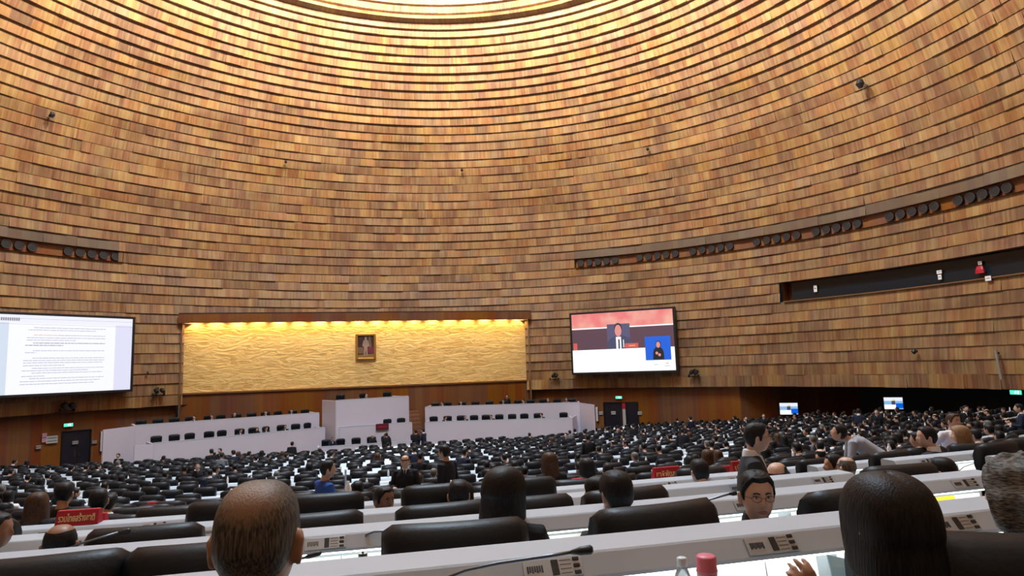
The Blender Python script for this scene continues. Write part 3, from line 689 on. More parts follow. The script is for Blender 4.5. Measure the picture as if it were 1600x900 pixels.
dome_cam('black and white camera sticking out high on the right of the dome', 1351, 133, 1.6)
dome_cam('tiny camera on the dome above the middle of the room', 722, 267, 0.8)
dome_cam('tiny dark camera on the dome above the portrait', 446, 254, 0.7, False)
dome_cam('small dark camera on the dome at the upper left', 78, 181, 1.0, False)
dome_cam('tiny dark camera on the dome right of the middle', 1013, 234, 0.8, False)
dome_cam('tiny dark sensor low on the wood wall beside the left video wall', 230, 582, 0.5, False)
dome_cam('small dark sensor low on the wood wall below the gallery window', 1432, 549, 0.9, False)
p = onwall(1560, 570, RB-0.4); r = thing('grey_tube', 'short grey tube lamp slanting down from the wood wall at the right', 'lamp', frame_at(p, inward(p)))
bm = bmesh.new(); cyl(bm, (0.06, 0.0, 0.75), 0.07, 1.5, 12, Vector((-0.12, 0.06, -1)).normalized()); mesh_obj('tube', bm, M['tubegrey'], r)
bm = bmesh.new(); box(bm, 0.0, 0.12, -0.2, 0.03, 0.55, 0.65); mesh_obj('bracket', bm, M['blackmetal'], r)
# monitors under the gallery
def monitor(label, px, py, R, W, H):
    root = wall_thing('wall_monitor', label, 'monitor', px, py, R)
    q = Vector((0, 0, EYE)); root.matrix_world = frame_at(root.matrix_world.translation.copy(), (q-root.matrix_world.translation))
    bm = bmesh.new(); box(bm, -W/2-0.03, W/2+0.03, -0.08, 0.05, -H/2-0.03, H/2+0.03, bev=0.01); mesh_obj('casing', bm, M['black'], root)
    bm = bmesh.new(); box(bm, -0.05, 0.05, -0.7, -0.08, -0.08, 0.08); mesh_obj('wall_arm', bm, M['black'], root)
    rects('p', root, [('sky', 0, 0, 1, 1), ('white', 0, 0, 1, 0.30), ('yellow', 0.45, 0.2, 0.6, 0.5), ('navy', 0.40, 0.30, 0.60, 0.65), ('pure', 0, 0.62, 0.62, 1), ('blue', 0.62, 0.5, 1, 0.92)], W, H, 0.05)
    return root
pm = onwall(1232, 638, 33.2)
monitor('small lit monitor hanging in front of the brown recess wall', 1232.5, 638.5, 33.0, 1.2, 0.82)
monitor('dim small monitor on a pole in the dark recess', 1396, 630, 35.5, 1.1, 0.78)
# papers in the gallery window
for px, py, w_, h_, lab, R in ((1467.5, 425, 0.28, 0.2, 'upper white paper stuck in the gallery window', RB+0.3), (1468.5, 433, 0.2, 0.28, 'lower white paper stuck in the gallery window', RB+0.3), (1274, 451, 0.22, 0.45, 'white paper at the left end of the gallery window', RB+0.3), (1531, 411, 0.2, 0.2, 'white paper above the red bag in the gallery window', RB+0.3), (1544, 435, 0.3, 0.26, 'white paper on the wood below the gallery window', RB-0.25)):
    root = wall_thing('paper_sheet', lab, 'paper', px, py, R); bm = bmesh.new(); box(bm, -w_/2, w_/2, 0, 0.012, -h_/2, h_/2); box(bm, -w_*0.3, w_*0.3, 0.012, 0.016, -h_*0.05, h_*0.12, mi=1); 
    me = mesh_obj('sheet', bm, [M['paper'], M['tubegrey']], root)
root = wall_thing('red_bag', 'red bag standing in the gallery window', 'bag', 1531, 421, RB+0.2)
bm = bmesh.new(); loft(bm, [((0, 0, -0.22), 0.25, 0.1), ((0, 0, 0.0), 0.22, 0.09), ((0, 0, 0.18), 0.16, 0.03)], n=12, pw=3); mesh_obj('bag_body', bm, M['red'], root)
bm = bmesh.new(); tube(bm, [(-0.07, 0, 0.17), (-0.05, 0, 0.28), (0.05, 0, 0.28), (0.07, 0, 0.17)], 0.012); mesh_obj('handle', bm, M['red'], root)
# ------------------------------------------------------------------ seats and desks
M['leather'] = mat('black_leather', (0.006, 0.008, 0.011), 0.45, spec=0.22, bump=(60, 0.12))
M['leathered'] = mat('leather_edge', (0.02, 0.02, 0.024), 0.4)
def led():
    m = bpy.data.materials.new('backlit_panel'); m.use_nodes = True; nt = m.node_tree; L = nt.links.new; b = nt.nodes['Principled BSDF']
    uv = N(nt, 'ShaderNodeTexCoord'); b.inputs['Base Color'].default_value = (0.8, 0.8, 0.78, 1)
    b.inputs['Emission Color'].default_value = (1.0, 0.97, 0.84, 1); b.inputs['Emission Strength'].default_value = 4.5
    return m
M['led'] = led(); 
def fx(k): return 1.0 if k < 7 else max(0.86, 1.0-0.02*(k-6))
def fz(k): return 1.06 if k < 16 else 1.03
M['cons'] = mat('console_plate', (0.42, 0.47, 0.52), 0.3, 0.3)
M['yel'] = mat('yellow_sticker', (0.85, 0.62, 0.02), 0.5)
CHW = 0.60
def backrest(bm, nx=14, w=CHW, top=1.20, bot=0.50):
    H = top-bot
    # side profile of the padded back, (y, z): front side then rear side; +Y is the sitter's front
    prof = [(0.045, 0.0), (0.06, 0.2), (0.05, 0.45), (0.045, 0.62), (0.075, 0.72), (0.08, 0.88), (0.045, 0.975), (-0.02, 1.0), (-0.075, 0.965), (-0.105, 0.86), (-0.11, 0.76), (-0.085, 0.665), (-0.055, 0.635), (-0.05, 0.6), (-0.06, 0.4), (-0.05, 0.2), (-0.03, 0.0)]
    rows = []
    for i in range(nx+1):
        u = -1+2*i/nx; k = (1-abs(u)**7)**(1/7.0) if abs(u) < 1 else 0.0
        k = max(k, 0.35); wrap = 0.075*abs(u)**2.4; x = u*w/2
        rows.append([bm.verts.new((x*(0.93+0.07*min(1, z*1.6)), y*(0.55+0.45*k)+wrap-0.05, bot+H*z*(1-0.045*(1-k)/0.65*z)-0.01*abs(u)**3)) for y, z in prof])
    n = len(prof)
    for a, b in zip(rows, rows[1:]):
        for q in range(n): bm.faces.new((a[q], b[q], b[(q+1) % n], a[(q+1) % n]))
    bm.faces.new(rows[0][::-1]); bm.faces.new(rows[-1])
    bmesh.ops.recalc_face_normals(bm, faces=bm.faces[:])
def make_chair():
    r = empty('executive_chair')
    bm = bmesh.new(); backrest(bm)
    br = mesh_obj('backrest', bm, M['leather'], r, smooth=True); br.location = (0, -0.24, 0)
    bm = bmesh.new(); tube(bm, [(-0.235, -0.125, 0.60), (-0.24, -0.15, 0.86), (-0.262, -0.13, 0.95), (-0.262, -0.15, 1.10), (-0.25, -0.11, 1.165)], 0.006, 6)
    tube(bm, [(0.235, -0.125, 0.60), (0.24, -0.15, 0.86), (0.262, -0.13, 0.95), (0.262, -0.15, 1.10), (0.25, -0.11, 1.165)], 0.006, 6)
    sm = mesh_obj('piping', bm, M['leathered'], br, smooth=True); sm.location = (0, 0.085, 0)
    bm = bmesh.new(); box(bm, -0.26, 0.26, -0.22, 0.27, 0.42, 0.52, bev=0.035); mesh_obj('seat', bm, M['leather'], r, smooth=True)
    for s in (-1, 1):
        bm = bmesh.new(); loft(bm, [((s*0.29, -0.2, 0.66), 0.028, 0.02), ((s*0.295, 0.0, 0.675), 0.035, 0.022), ((s*0.285, 0.17, 0.66), 0.03, 0.02)], n=10, up=Vector((0, 0, 1)), pw=3)
        loft(bm, [((s*0.29, 0.08, 0.65), 0.02, 0.015), ((s*0.28, 0.05, 0.45), 0.02, 0.015)], n=8)
        loft(bm, [((s*0.29, -0.15, 0.65), 0.02, 0.015), ((s*0.28, -0.12, 0.45), 0.02, 0.015)], n=8)
        mesh_obj('armrest', bm, M['leathered'], r, smooth=True)
    bm = bmesh.new(); cyl(bm, (0, 0, 0.09), 0.035, 0.34, 12); mesh_obj('column', bm, M['chrome'], r, smooth=True)
    bm = bmesh.new()
    for k in range(5):
        a = 2*PI*k/5+0.3; c, s = math.cos(a), math.sin(a)
        loft(bm, [((0, 0, 0.11), 0.03, 0.02), ((0.3*c, 0.3*s, 0.06), 0.02, 0.012)], n=6, up=Vector((0, 0, 1))); cyl(bm, (0.3*c-0.02, 0.3*s, 0.03), 0.03, 0.04, 8, 'x')
    mesh_obj('star_base', bm, M['blackmetal'], r)
    return r
def simple_chair_bm(bm, Mx=None, nx=6):
    n0 = len(bm.verts)
    b2 = bmesh.new(); backrest(b2, nx); bmesh.ops.translate(b2, verts=b2.verts, vec=(0, -0.24, 0))
    box(b2, -0.26, 0.26, -0.22, 0.27, 0.42, 0.52)
    for s in (-1, 1): box(b2, s*0.29-0.03, s*0.29+0.03, -0.2, 0.17, 0.63, 0.67); box(b2, s*0.29-0.02, s*0.29+0.02, -0.05, 0.0, 0.45, 0.63)
    box(b2, -0.03, 0.03, -0.03, 0.03, 0.08, 0.42); box(b2, -0.28, 0.28, -0.03, 0.03, 0.0, 0.08); box(b2, -0.03, 0.03, -0.28, 0.28, 0.0, 0.08)
    if Mx is not None: bmesh.ops.transform(b2, matrix=Mx, verts=b2.verts)
    me = bpy.data.meshes.new('t'); b2.to_mesh(me); b2.free(); bm.from_mesh(me); bpy.data.meshes.remove(me)
ORD = ['nearest', 'second', 'third', 'fourth', 'fifth', 'sixth', 'seventh', 'eighth', 'ninth', 'tenth', 'eleventh', 'twelfth', 'thirteenth', 'fourteenth', 'fifteenth', 'sixteenth', 'seventeenth', 'eighteenth', 'nineteenth', 'twentieth',
       'twenty-first', 'twenty-second', 'twenty-third', 'twenty-fourth', 'twenty-fifth', 'twenty-sixth', 'twenty-seventh', 'twenty-eighth', 'twenty-ninth', 'thirtieth']
def lim_y(x):
    T = [(-40, 34.0), (-24, 34.5), (-21, 35.2), (-17.5, 38.2), (-13.2, 40.3), (-12.0, 40.4), (-6, 42.4), (-5, 43.5), (4.3, 44.3), (6, 60), (60, 60)]
    for (a, ya), (b, yb) in zip(T, T[1:]):
        if a <= x <= b: return ya+(yb-ya)*(x-a)/(b-a)
    return 34
MWI = MW.inverted()
def topx(p):
    q = MWI @ Vector(p); return 800+F*q.x/(-q.z), 450-F*q.y/(-q.z)
def valid(k, s):
    p = pos(rho(k)-0.1, s, fl(k)+1.0); q = pos(rho(k)+0.9, s, 0)
    if p.y > lim_y(p.x): return False
    if math.hypot(p.x-CX, p.y-CY) > 29.6 or math.hypot(q.x-CX, q.y-CY) > 29.8: return False
    px, _ = topx(p)
    return -130 < px < 1730
SP = 0.81; AISLE = 5.4; AW = 10.7
def sections(k):
    for j in range(-6, 7):
        s0 = AISLE+AW*(j-1)+0.55; n = int((AW-1.1)/SP+0.01); run = []
        if k >= 9: s0 = AISLE+9.72*(j-1)-0.15*(j-1)*0+(k*37 % 10)*0.53+0.1; n = 12
        for i in range(n+1):
            s = s0+(i+0.5)*SP
            if i < n and valid(k, s): run.append(s)
            else:
                if len(run) >= 2: yield j, run
                run = []
SECT = {-6: 'outermost left block', -5: 'outermost left block', -4: 'far left block', -3: 'far left block', -2: 'outer left block', -1: 'left block', 0: 'middle block', 1: 'right block', 2: 'outer right block', 3: 'far right block', 4: 'outermost right block', 5: 'outermost right block', 6: 'outermost right block'}
PROF = [(0.0, 0.0), (0.0, 0.965), (0.015, 0.98), (0.2, 0.98), (0.208, 0.974), (0.255, 0.918), (0.255, 0.905), (0.05, 0.905), (0.05, 0.0)]
TOPP = [(0.05, 0.75), (0.70, 0.75), (0.71, 0.74), (0.71, 0.72), (0.70, 0.71), (0.05, 0.71)]
def extr(bm, k, prof, s0, s1, n, z, org):
    rows = []
    for i in range(n+1):
        s = s0+(s1-s0)*i/n
        rows.append([bm.verts.new(pos(rho(k)+r, s, z+h)-org) for r, h in prof])
    m = len(prof)
    for a, b in zip(rows, rows[1:]):
        for q in range(m): bm.faces.new((a[q], b[q], b[(q+1) % m], a[(q+1) % m]))
    bm.faces.new(rows[0]); bm.faces.new(rows[-1][::-1]); bmesh.ops.recalc_face_normals(bm, faces=bm.faces[:])
def smat(k, s, r=0.0, z=0.0):
    th = s/(rho(k)+r)+SC0; p = pos(rho(k)+r, s, fl(k)+z)
    return Matrix.Translation(p) @ Matrix.Rotation(th, 4, 'Z')
def console_protos():
    bm = bmesh.new(); box(bm, -0.085, 0.085, -0.004, 0.0, -0.03, 0.03, bev=0.002); plate = bm
    return plate
SEATS = []
CONS = None; MIC = None
def console(parent, Mx):
    global CONS
    if CONS is None:
        bm = bmesh.new(); box(bm, -0.10, 0.10, -0.004, 0.002, -0.031, 0.031, bev=0.0015); a = bpy.data.meshes.new('console'); bm.to_mesh(a); bm.free(); a.materials.append(M['cons'])
        def mk(nm, f, m):
            b = bmesh.new(); f(b); e = bpy.data.meshes.new(nm); b.to_mesh(e); b.free(); e.materials.append(m); return e
        disp = mk('display', lambda b: box(b, -0.005, 0.018, -0.007, -0.004, -0.024, 0.024), M['black'])
        grille = mk('speaker_grille', lambda b: [box(b, -0.088+0.008*i, -0.083+0.008*i, -0.007, -0.004, -0.012+0.004*(i % 2), 0.010) for i in range(7)], M['seam'])
        btn = mk('button', lambda b: box(b, -0.011, 0.011, -0.009, -0.004, -0.006, 0.006, bev=0.002), M['black'])
        rib = mk('printed_line', lambda b: [box(b, 0.024, 0.062, -0.0055, -0.004, z, z+0.0015) for z in (-0.022, -0.008, 0.006, 0.020)], M['seam'])
        CONS = (a, disp, grille, btn, rib)
    o = bpy.data.objects.new('console_plate', CONS[0]); COL.objects.link(o); o.parent = parent; o.matrix_local = Mx
    for nm, me, l in (('display', CONS[1], (0, 0, 0)), ('speaker_grille', CONS[2], (0, 0, 0)), ('printed_line', CONS[4], (0, 0, 0)), ('button', CONS[3], (0.08, 0, 0.022)), ('button', CONS[3], (0.08, 0, 0)), ('button', CONS[3], (0.08, 0, -0.022))):
        c = bpy.data.objects.new(nm, me); COL.objects.link(c); c.parent = o; c.location = l
def mic(parent, Mx):
    global MIC
    if MIC is None:
        bm = bmesh.new(); cyl(bm, (0, 0, 0), 0.022, 0.012, 14); tube(bm, [(0, 0, 0.01), (0.004, -0.004, 0.06), (0.06, -0.03, 0.11), (0.22, -0.06, 0.15), (0.34, -0.075, 0.175)], 0.0045, 7); a = bpy.data.meshes.new('mic'); bm.to_mesh(a); bm.free(); a.materials.append(M['blackmetal'])
        bm = bmesh.new(); loft(bm, [((0.335, -0.074, 0.174), 0.006), ((0.35, -0.077, 0.178), 0.011), ((0.40, -0.083, 0.189), 0.012), ((0.412, -0.085, 0.192), 0.006)], n=10, up=Vector((0, 0, 1))); b = bpy.data.meshes.new('mic_head'); bm.to_mesh(b); bm.free(); b.materials.append(M['black'])
        for e in (a, b):
            for p in e.polygons: p.use_smooth = True
        MIC = (a, b)
    o = bpy.data.objects.new('microphone', MIC[0]); COL.objects.link(o); o.parent = parent; o.matrix_local = Mx
    c = bpy.data.objects.new('microphone_head', MIC[1]); COL.objects.link(c); c.parent = o
NROW = 30
def build_desks():
    rd = random.Random(11)
    for k in range(0, NROW):
        if rho(k) < 42.5: break
        seen = {}
        for j, run in sections(k):
            s0, s1 = run[0]-SP/2, run[-1]+SP/2; mid = (s0+s1)/2; org = pos(rho(k)+0.35, mid, fl(k)); n = max(2, len(run))
            seen[SECT[j]] = seen.get(SECT[j], 0)+1
            sec = SECT[j]+('' if seen[SECT[j]] == 1 else ', rightmost piece')
            root = empty('long_desk', tuple(org))
            tag(root, f'long white desk in the {ORD[k]} row from the camera, {sec}', 'desk', f'curved white desks, {ORD[k]} row')
            bm = bmesh.new(); extr(bm, k, PROF, s0, s1, n, fl(k), org); mesh_obj('desk_body', bm, M['white'], root)
            bm = bmesh.new(); extr(bm, k, TOPP, s0, s1, n, fl(k), org); mesh_obj('desk_top', bm, M['white'], root)
            for e in (s0, s1):
                bm = bmesh.new(); extr(bm, k, [(0.06, 0.0), (0.06, 0.70), (0.66, 0.70), (0.66, 0.0)], e-0.02 if e == s1 else e, e if e == s1 else e+0.02, 1, fl(k), org); mesh_obj('end_panel', bm, M['white'], root)
            bm = bmesh.new(); extr(bm, k, [(0.12, 0.892), (0.12, 0.904), (0.235, 0.904), (0.235, 0.892)], s0+0.02, s1-0.02, n, fl(k), org); mesh_obj('light_strip', bm, M['led'], root)
            if k <= 5:
                for s in run:
                    if k <= 4: 
                        Mx = Matrix.Translation(-org) @ smat(k, s+0.06, 0.2345, 0.9475) @ Matrix.Rotation(math.radians(-40), 4, 'X') 
                        console(root, Mx)
                    Mc = Matrix.Translation(-org) @ smat(k, s-0.36, 0.30, 0.75)
                    if k > 0 and rd.random() < 0.55 and k <= 4: mic(root, Mc)
                    if k <= 3:
                        for q in (-0.28, 0.02, 0.27):
                            bm = bmesh.new(); box(bm, -0.11, 0.11, -0.006, 0.0, 0.0, 0.085, bev=0.002)
                            o = mesh_obj('note_card', bm, M['paper'] if rd.random() < 0.88 else M['yel'], root); o.matrix_local = Matrix.Translation(-org) @ smat(k, s+q*0.9, 0.085, 0.752) @ Matrix.Rotation(-0.15, 4, 'X')
            for s in run: SEATS.append((k, s, SECT[j]))
build_desks()
def s_at(px, r, z):
    lo, hi = -40.0, 40.0
    for _ in range(50):
        m = (lo+hi)/2
        p = pos(r, m, z)
        if p.y < 0.05 or topx(p)[0] < px: lo = m
        else: hi = m
    return (lo+hi)/2
# near rows: chair places read off the photograph; farther rows: one chair at each place
rc = random.Random(21)
CHAIRS = []
MAN = {0: [(30, -8), (505, 6), (1600, -28)], 1: [(52, 4), (330, 2), (718, -4), (1017, 6), (1320, 12)], 2: [(228, 0), (485, 2), (690, 4), (826, -3), (975, 3), (1408, -4)]}
SKIPC = [((3,), 1000, 46), ((3,), 182, 56), ((3,), 1095, 62), ((3, 4), 1178, 55), ((4,), 1041, 45), ((5,), 912, 38), ((5,), 1126, 38), ((4, 5, 6), 512, 36), ((3, 4), 139, 34), ((5, 6), 858, 30), ((5, 6, 7), 1489, 40), ((8, 9), 694, 28), ((9,), 633, 26)]
def front_dist(k, s): return pos(rho(k)+1, s).y
for k in MAN:
    for px, yaw in MAN[k]:
        r = rho(k)+(1.02 if k else 1.05); s = s_at(px, r, fl(k)+1.1)
        CHAIRS.append((k, s, 0.78 if k else 0.85, math.radians(yaw), 'nearest rows'))
for k, s, sec in SEATS:
    if k in MAN: continue
    if any(k in kk and abs(topx(pos(rho(k)+0.9, s, fl(k)+1))[0]-x) < w_ for kk, x, w_ in SKIPC): continue
    CHAIRS.append((k, s+rc.uniform(-0.07, 0.07), 0.78+rc.uniform(-0.08, 0.12), math.radians(rc.gauss(0, 9)), sec))
def chair_mat(k, s, r, yaw):
    th = s/(rho(k)+r)+SC0
    return Matrix.Translation(pos(rho(k)+r, s, fl(k))) @ Matrix.Rotation(th+yaw, 4, 'Z')
CHAIRS.sort(key=lambda c: (c[0] not in MAN, pos(rho(c[0]), c[1]).length))
proto = make_chair(); bmS = bmesh.new(); simple_chair_bm(bmS); mid_me = bpy.data.meshes.new('chair_simple'); bmS.to_mesh(mid_me); bmS.free(); mid_me.materials.append(M['leather'])
for p in mid_me.polygons: p.use_smooth = True
low = bpy.data.meshes.new('low'); b_ = bmesh.new(); simple_chair_bm(b_, None, 3); b_.to_mesh(low); b_.free()
NEARLAB = {0: ['black leather chair top at the lower left corner of the picture', 'brown-black leather chair top showing below the balding man', 'big black leather chair turned sideways at the lower right corner'],
  1: ['black leather chair in front at the left edge beside the bald head', 'black leather chair just left of the balding man', 'wide black leather chair in the middle front, left of the microphone', 'black leather chair between the two dark-haired women and the bespectacled man', 'black leather chair right of the bespectacled man turned around'],
  2: ['black chair left, beside the crossed microphones', 'black chair right behind the balding man\'s right ear', 'black chair partly behind the wide middle chair', 'black chair right of the black-clad woman', 'black chair behind the two dark-haired women', 'tall black chair beyond the woman with the black bob']}
cnt = {}; stuff_bm = bmesh.new(); ns = 0
for i, (k, s, r, yaw, sec) in enumerate(CHAIRS):
    Mx = chair_mat(k, s, r, yaw)
    if i >= 300:
        b2 = stuff_bm; n0 = len(b2.verts); b2.from_mesh(low); b2.verts.ensure_lookup_table(); bmesh.ops.transform(b2, matrix=Mx @ Matrix.Diagonal((fx(k), 1, fz(k), 1)), verts=b2.verts[n0:]); ns += 1; continue
    if i < 70: o = proto if i == 0 else copy_tree(proto)
    else: o = bpy.data.objects.new('executive_chair', mid_me); COL.objects.link(o)
    o.matrix_world = Mx if k in MAN else Mx @ Matrix.Diagonal((fx(k), 1.0, fz(k), 1))
    if k in MAN:
        q = cnt.get(k, 0); cnt[k] = q+1; tag(o, NEARLAB[k][q], 'chair', 'black leather chairs of the nearest rows')
    else: tag(o, f'black leather chair in the {ORD[k]} row from the camera, {sec}', 'chair', f'black chairs in the {ORD[k]} row, {sec}')
o = mesh_obj('executive_chair', stuff_bm, M['leather'], smooth=True); tag(o, 'the many small black chairs filling the farthest rows', 'chair', kind='stuff'); print('STUFF', ns)
# podium chairs, seen above the desks
def pod_chairs(root, L_, n, z, y, lab, grp, skip=()):
    for i in range(n):
        if i in skip: continue
        u = -L_/2+(i+0.5)*L_/n; o = bpy.data.objects.new('podium_chair', mid_me); COL.objects.link(o)
        o.matrix_world = root_matrix(root) @ Matrix.Translation((u, y, z)) @ Matrix.Rotation(PI+rc.gauss(0, 0.25), 4, 'Z'); tag(o, lab, 'chair', grp)
def root_matrix(r): return Matrix.Translation(r.location) @ Matrix.Rotation(r.rotation_euler.z, 4, 'Z')
r, L_ = POD['Llow']; pod_chairs(r, L_, 11, 1.1, 1.3, 'black chair at the lower left podium desk', 'chairs at the lower left podium desk')
r, L_ = POD['Lup']; pod_chairs(r, L_, 12, 1.95, 1.25, 'black chair at the upper left podium desk', 'chairs at the upper left podium desk')
r, L_ = POD['Rlow']; pod_chairs(r, L_, 11, 1.1, 1.2, 'black chair at the lower right podium desk', 'chairs at the lower right podium desk', (9,))
r, L_ = POD['Rup']; pod_chairs(r, L_, 11, 1.95, 1.15, 'black chair at the upper right podium desk', 'chairs at the upper right podium desk')
r, L_ = POD['Ctop']; pod_chairs(r, L_, 3, 2.95, 1.4, 'high-backed black chair on top of the speaker block', 'chairs on the speaker block')
r, L_ = POD['Cmid']; pod_chairs(r, L_, 5, 1.1, 0.55, 'black chair at the middle clerk desk', 'chairs at the clerk desk')
r, L_ = POD['Cbench']; pod_chairs(r, L_, 7, 0.12, 0.75, 'black chair at the low bench desk', 'chairs at the low bench desk', (5,))
# ------------------------------------------------------------------ red party name blocks
def name_block(label, k, px, text, w_=0.40, h=0.15, yaw=0.0, dz=0.98):
    s = s_at(px, rho(k)+0.1, fl(k)+1.05); root = empty('name_block'); root.matrix_world = smat(k, s, 0.1, dz) @ Matrix.Rotation(yaw, 4, 'Z'); tag(root, label, 'name sign')
    bm = bmesh.new(); y0, y1 = -0.06, 0.06
    v = [bm.verts.new(p) for p in ((-w_/2, y0, 0), (w_/2, y0, 0), (w_/2, y1, 0), (-w_/2, y1, 0), (-w_/2*0.97, -0.02, h), (w_/2*0.97, -0.02, h), (w_/2*0.97, 0.02, h), (-w_/2*0.97, 0.02, h))]
    for q in ((0, 1, 2, 3), (4, 5, 6, 7), (0, 1, 5, 4), (1, 2, 6, 5), (2, 3, 7, 6), (3, 0, 4, 7)): bm.faces.new([v[i] for i in q])
    bmesh.ops.recalc_face_normals(bm, faces=bm.faces[:]); bmesh.ops.bevel(bm, geom=bm.edges[:], offset=0.004, segments=1, affect='EDGES')
    mesh_obj('block', bm, M['red'], root)
    if text:
        t = textmesh('lettering', text, h*0.62, M['yellow'], root, (0, -0.046, h*0.47), rot=(PI/2-0.26, 0, 0), bold=0.0012)
        me = t.data; xs = [v.co.x for v in me.vertices]; wd = max(xs)-min(xs); sc = min(1.0, w_*0.84/wd) if wd > 0 else 1; t.scale = (sc if sc < 1 else w_*0.84/wd, 1, 1)
name_block('red name block with pale gold Thai lettering, right of centre', 4, 1041, 'ชาติพัฒนา', 0.385, 0.155)
name_block('red name block half hidden behind the standing man in glasses', 4, 1162, 'เพื่อไทย', 0.385, 0.155)
name_block('plain red name block behind the man with the white collar', 5, 1126, '', 0.40, 0.12)
name_block('orange-red name block with thin gold lettering beside the long-haired woman', 5, 912, 'ประชาชน', 0.38, 0.12)
name_block('red name block with gold Thai lettering at the left, nearer one', 3, 124, 'รวมไทยสร้างชาติ', 0.34, 0.125)
name_block('red name block at the left standing just behind the lettered one', 4, 140, '', 0.34, 0.10)
name_block('small dark red name block far left in the rows', 9, 247, '', 0.42, 0.12)
root, L_ = POD['Cmid']; o = empty('name_block'); tag(o, 'small dark red sign on the front of the clerk desk', 'name sign'); pp = atY(592, 667, 44.4); o.matrix_world = root_matrix(root) @ Matrix.Translation((0.15*L_/2, -0.09, 1.87))
bm = bmesh.new(); box(bm, -0.45, 0.45, -0.03, 0.03, -0.22, 0.20, bev=0.01); mesh_obj('board', bm, mat('dark_red', (0.10, 0.01, 0.02), 0.5), o)
bm = bmesh.new(); box(bm, -0.3, 0.3, -0.04, -0.03, -0.05, 0.02); mesh_obj('printed_line', bm, M['red'], o)
# ------------------------------------------------------------------ things on the nearest desk
def at_top(px, py, k=0, h=0.75):
    return atz(px, py, fl(k)+h)
def mic_long(label, pts, head, base):
    root = empty('gooseneck_microphone', tuple(base)); tag(root, label, 'microphone')
    B = Vector(base)
    bm = bmesh.new(); cyl(bm, (0, 0, -0.02), 0.024, 0.03, 16); mesh_obj('base', bm, M['blackmetal'], root, smooth=False)
    bm = bmesh.new(); tube(bm, [Vector(p)-B for p in pts], 0.0055, 10); mesh_obj('gooseneck', bm, M['chromedark'], root, smooth=True)
    a, b = Vector(head[0])-B, Vector(head[1])-B; d = (b-a)
    bm = bmesh.new(); loft(bm, [(a-d*0.3, 0.006), (a, 0.009), (a+d*0.25, 0.0125), (a+d*0.9, 0.0135), (a+d*1.02, 0.008)], n=14, up=Vector((0, 0, 1))); mesh_obj('microphone_head', bm, M['black'], root, smooth=True)
M['chromedark'] = mat('dark_steel', (0.16, 0.18, 0.21), 0.3, 0.9)
Y = 2.02
mic_long('long gooseneck microphone on the nearest desk, in front of the middle chair', [atY(684, 921, Y), atY(700, 902, Y), atY(728, 891, Y), atY(780, 880, Y), atY(850, 870, Y-0.02), atY(892, 863, Y-0.04)], (atY(900, 862, Y-0.05), atY(926, 858.5, Y-0.06)), atY(684, 926, Y))
Y = 3.42
mic_long('thin microphone bending over the second desk at the far left', [atY(6, 890, Y), atY(14, 884, Y), atY(30, 882, Y), atY(90, 862, Y+0.02), atY(130, 848, Y+0.03), atY(185, 832, Y+0.05)], (atY(190, 831.5, Y+0.05), atY(203, 829, Y+0.05)), atY(6, 893, Y))
Y = 3.45
mic_long('curved microphone stem on the second desk left of the middle chair', [atY(567, 864, Y), atY(567, 846, Y), atY(572, 836, Y), atY(584, 831, Y), atY(625, 828, Y)], (atY(628, 828, Y), atY(650, 826, Y)), atY(567, 867, Y))
Y = 3.55
mic_long('microphone on the second desk pointing at the bespectacled man', [atY(1082, 795, Y), atY(1088, 788, Y), atY(1105, 782, Y), atY(1128, 775, Y), atY(1140, 772, Y)], (atY(1142, 771.5, Y), atY(1151, 770, Y)), atY(1082, 797, Y))
def bottle(label, cat, px, py, k, prof, mats, cap_from):
    p = at_top(px, py, k); root = empty('bottle', (p.x, p.y, p.z+0.002)); tag(root, label, cat)
    for nm, a, b, m in (('bottle_body', 0, cap_from+1, mats[0]), ('cap', cap_from, len(prof), mats[1])):
        bm = bmesh.new(); n = 20; rings = []
        for r, z in prof[a:b]: rings.append([bm.verts.new((r*math.cos(2*PI*q/n), r*math.sin(2*PI*q/n), z)) for q in range(n)])
        for u, v in zip(rings, rings[1:]):
            for q in range(n): bm.faces.new((u[q], u[(q+1) % n], v[(q+1) % n], v[q]))
        bm.faces.new(rings[0][::-1]); bm.faces.new(rings[-1]); mesh_obj(nm, bm, m, root, smooth=False)
        for pl in COL.objects[-1].data.polygons: pl.use_smooth = True
M['pet'] = mat('clear_plastic', (0.75, 0.85, 0.9), 0.08, trans=0.75); M['pink'] = mat('pink_lid', (0.66, 0.17, 0.24), 0.45); M['cap'] = mat('pale_cap', (0.62, 0.72, 0.78), 0.4)
M['pinkbody'] = mat('tumbler_body', (0.75, 0.55, 0.58), 0.4)
def put_bottle(label, px, pytop, hgt, prof, mats, cf, k=0):
    # the base stands on the desk top; find the spot where the top projects to pytop
    zt_ = fl(k)+0.75+hgt; p = atz(px, pytop, zt_); root = empty('bottle', (p.x, p.y, fl(k)+0.751)); tag(root, label, 'bottle')
    for nm, a, b, m in (('bottle_body', 0, cf+1, mats[0]), ('cap', cf, len(prof), mats[1])):
        bm = bmesh.new(); n = 24; rings = []
        for r, z in prof[a:b]: rings.append([bm.verts.new((r*math.cos(2*PI*q/n), r*math.sin(2*PI*q/n), z*hgt)) for q in range(n)])
        for u, v in zip(rings, rings[1:]):
            for q in range(n): bm.faces.new((u[q], u[(q+1) % n], v[(q+1) % n], v[q]))
        bm.faces.new(rings[0][::-1]); bm.faces.new(rings[-1]); mesh_obj(nm, bm, m, root, smooth=True)
    return p
p1_ = put_bottle('clear water bottle with a pale cap on the nearest desk', 1065, 871, 0.235, [(0.031, 0), (0.033, 0.05), (0.033, 0.6), (0.030, 0.7), (0.016, 0.86), (0.0135, 0.88), (0.0155, 0.885), (0.0155, 0.99), (0.012, 1.0)], (M['pet'], M['cap']), 5)
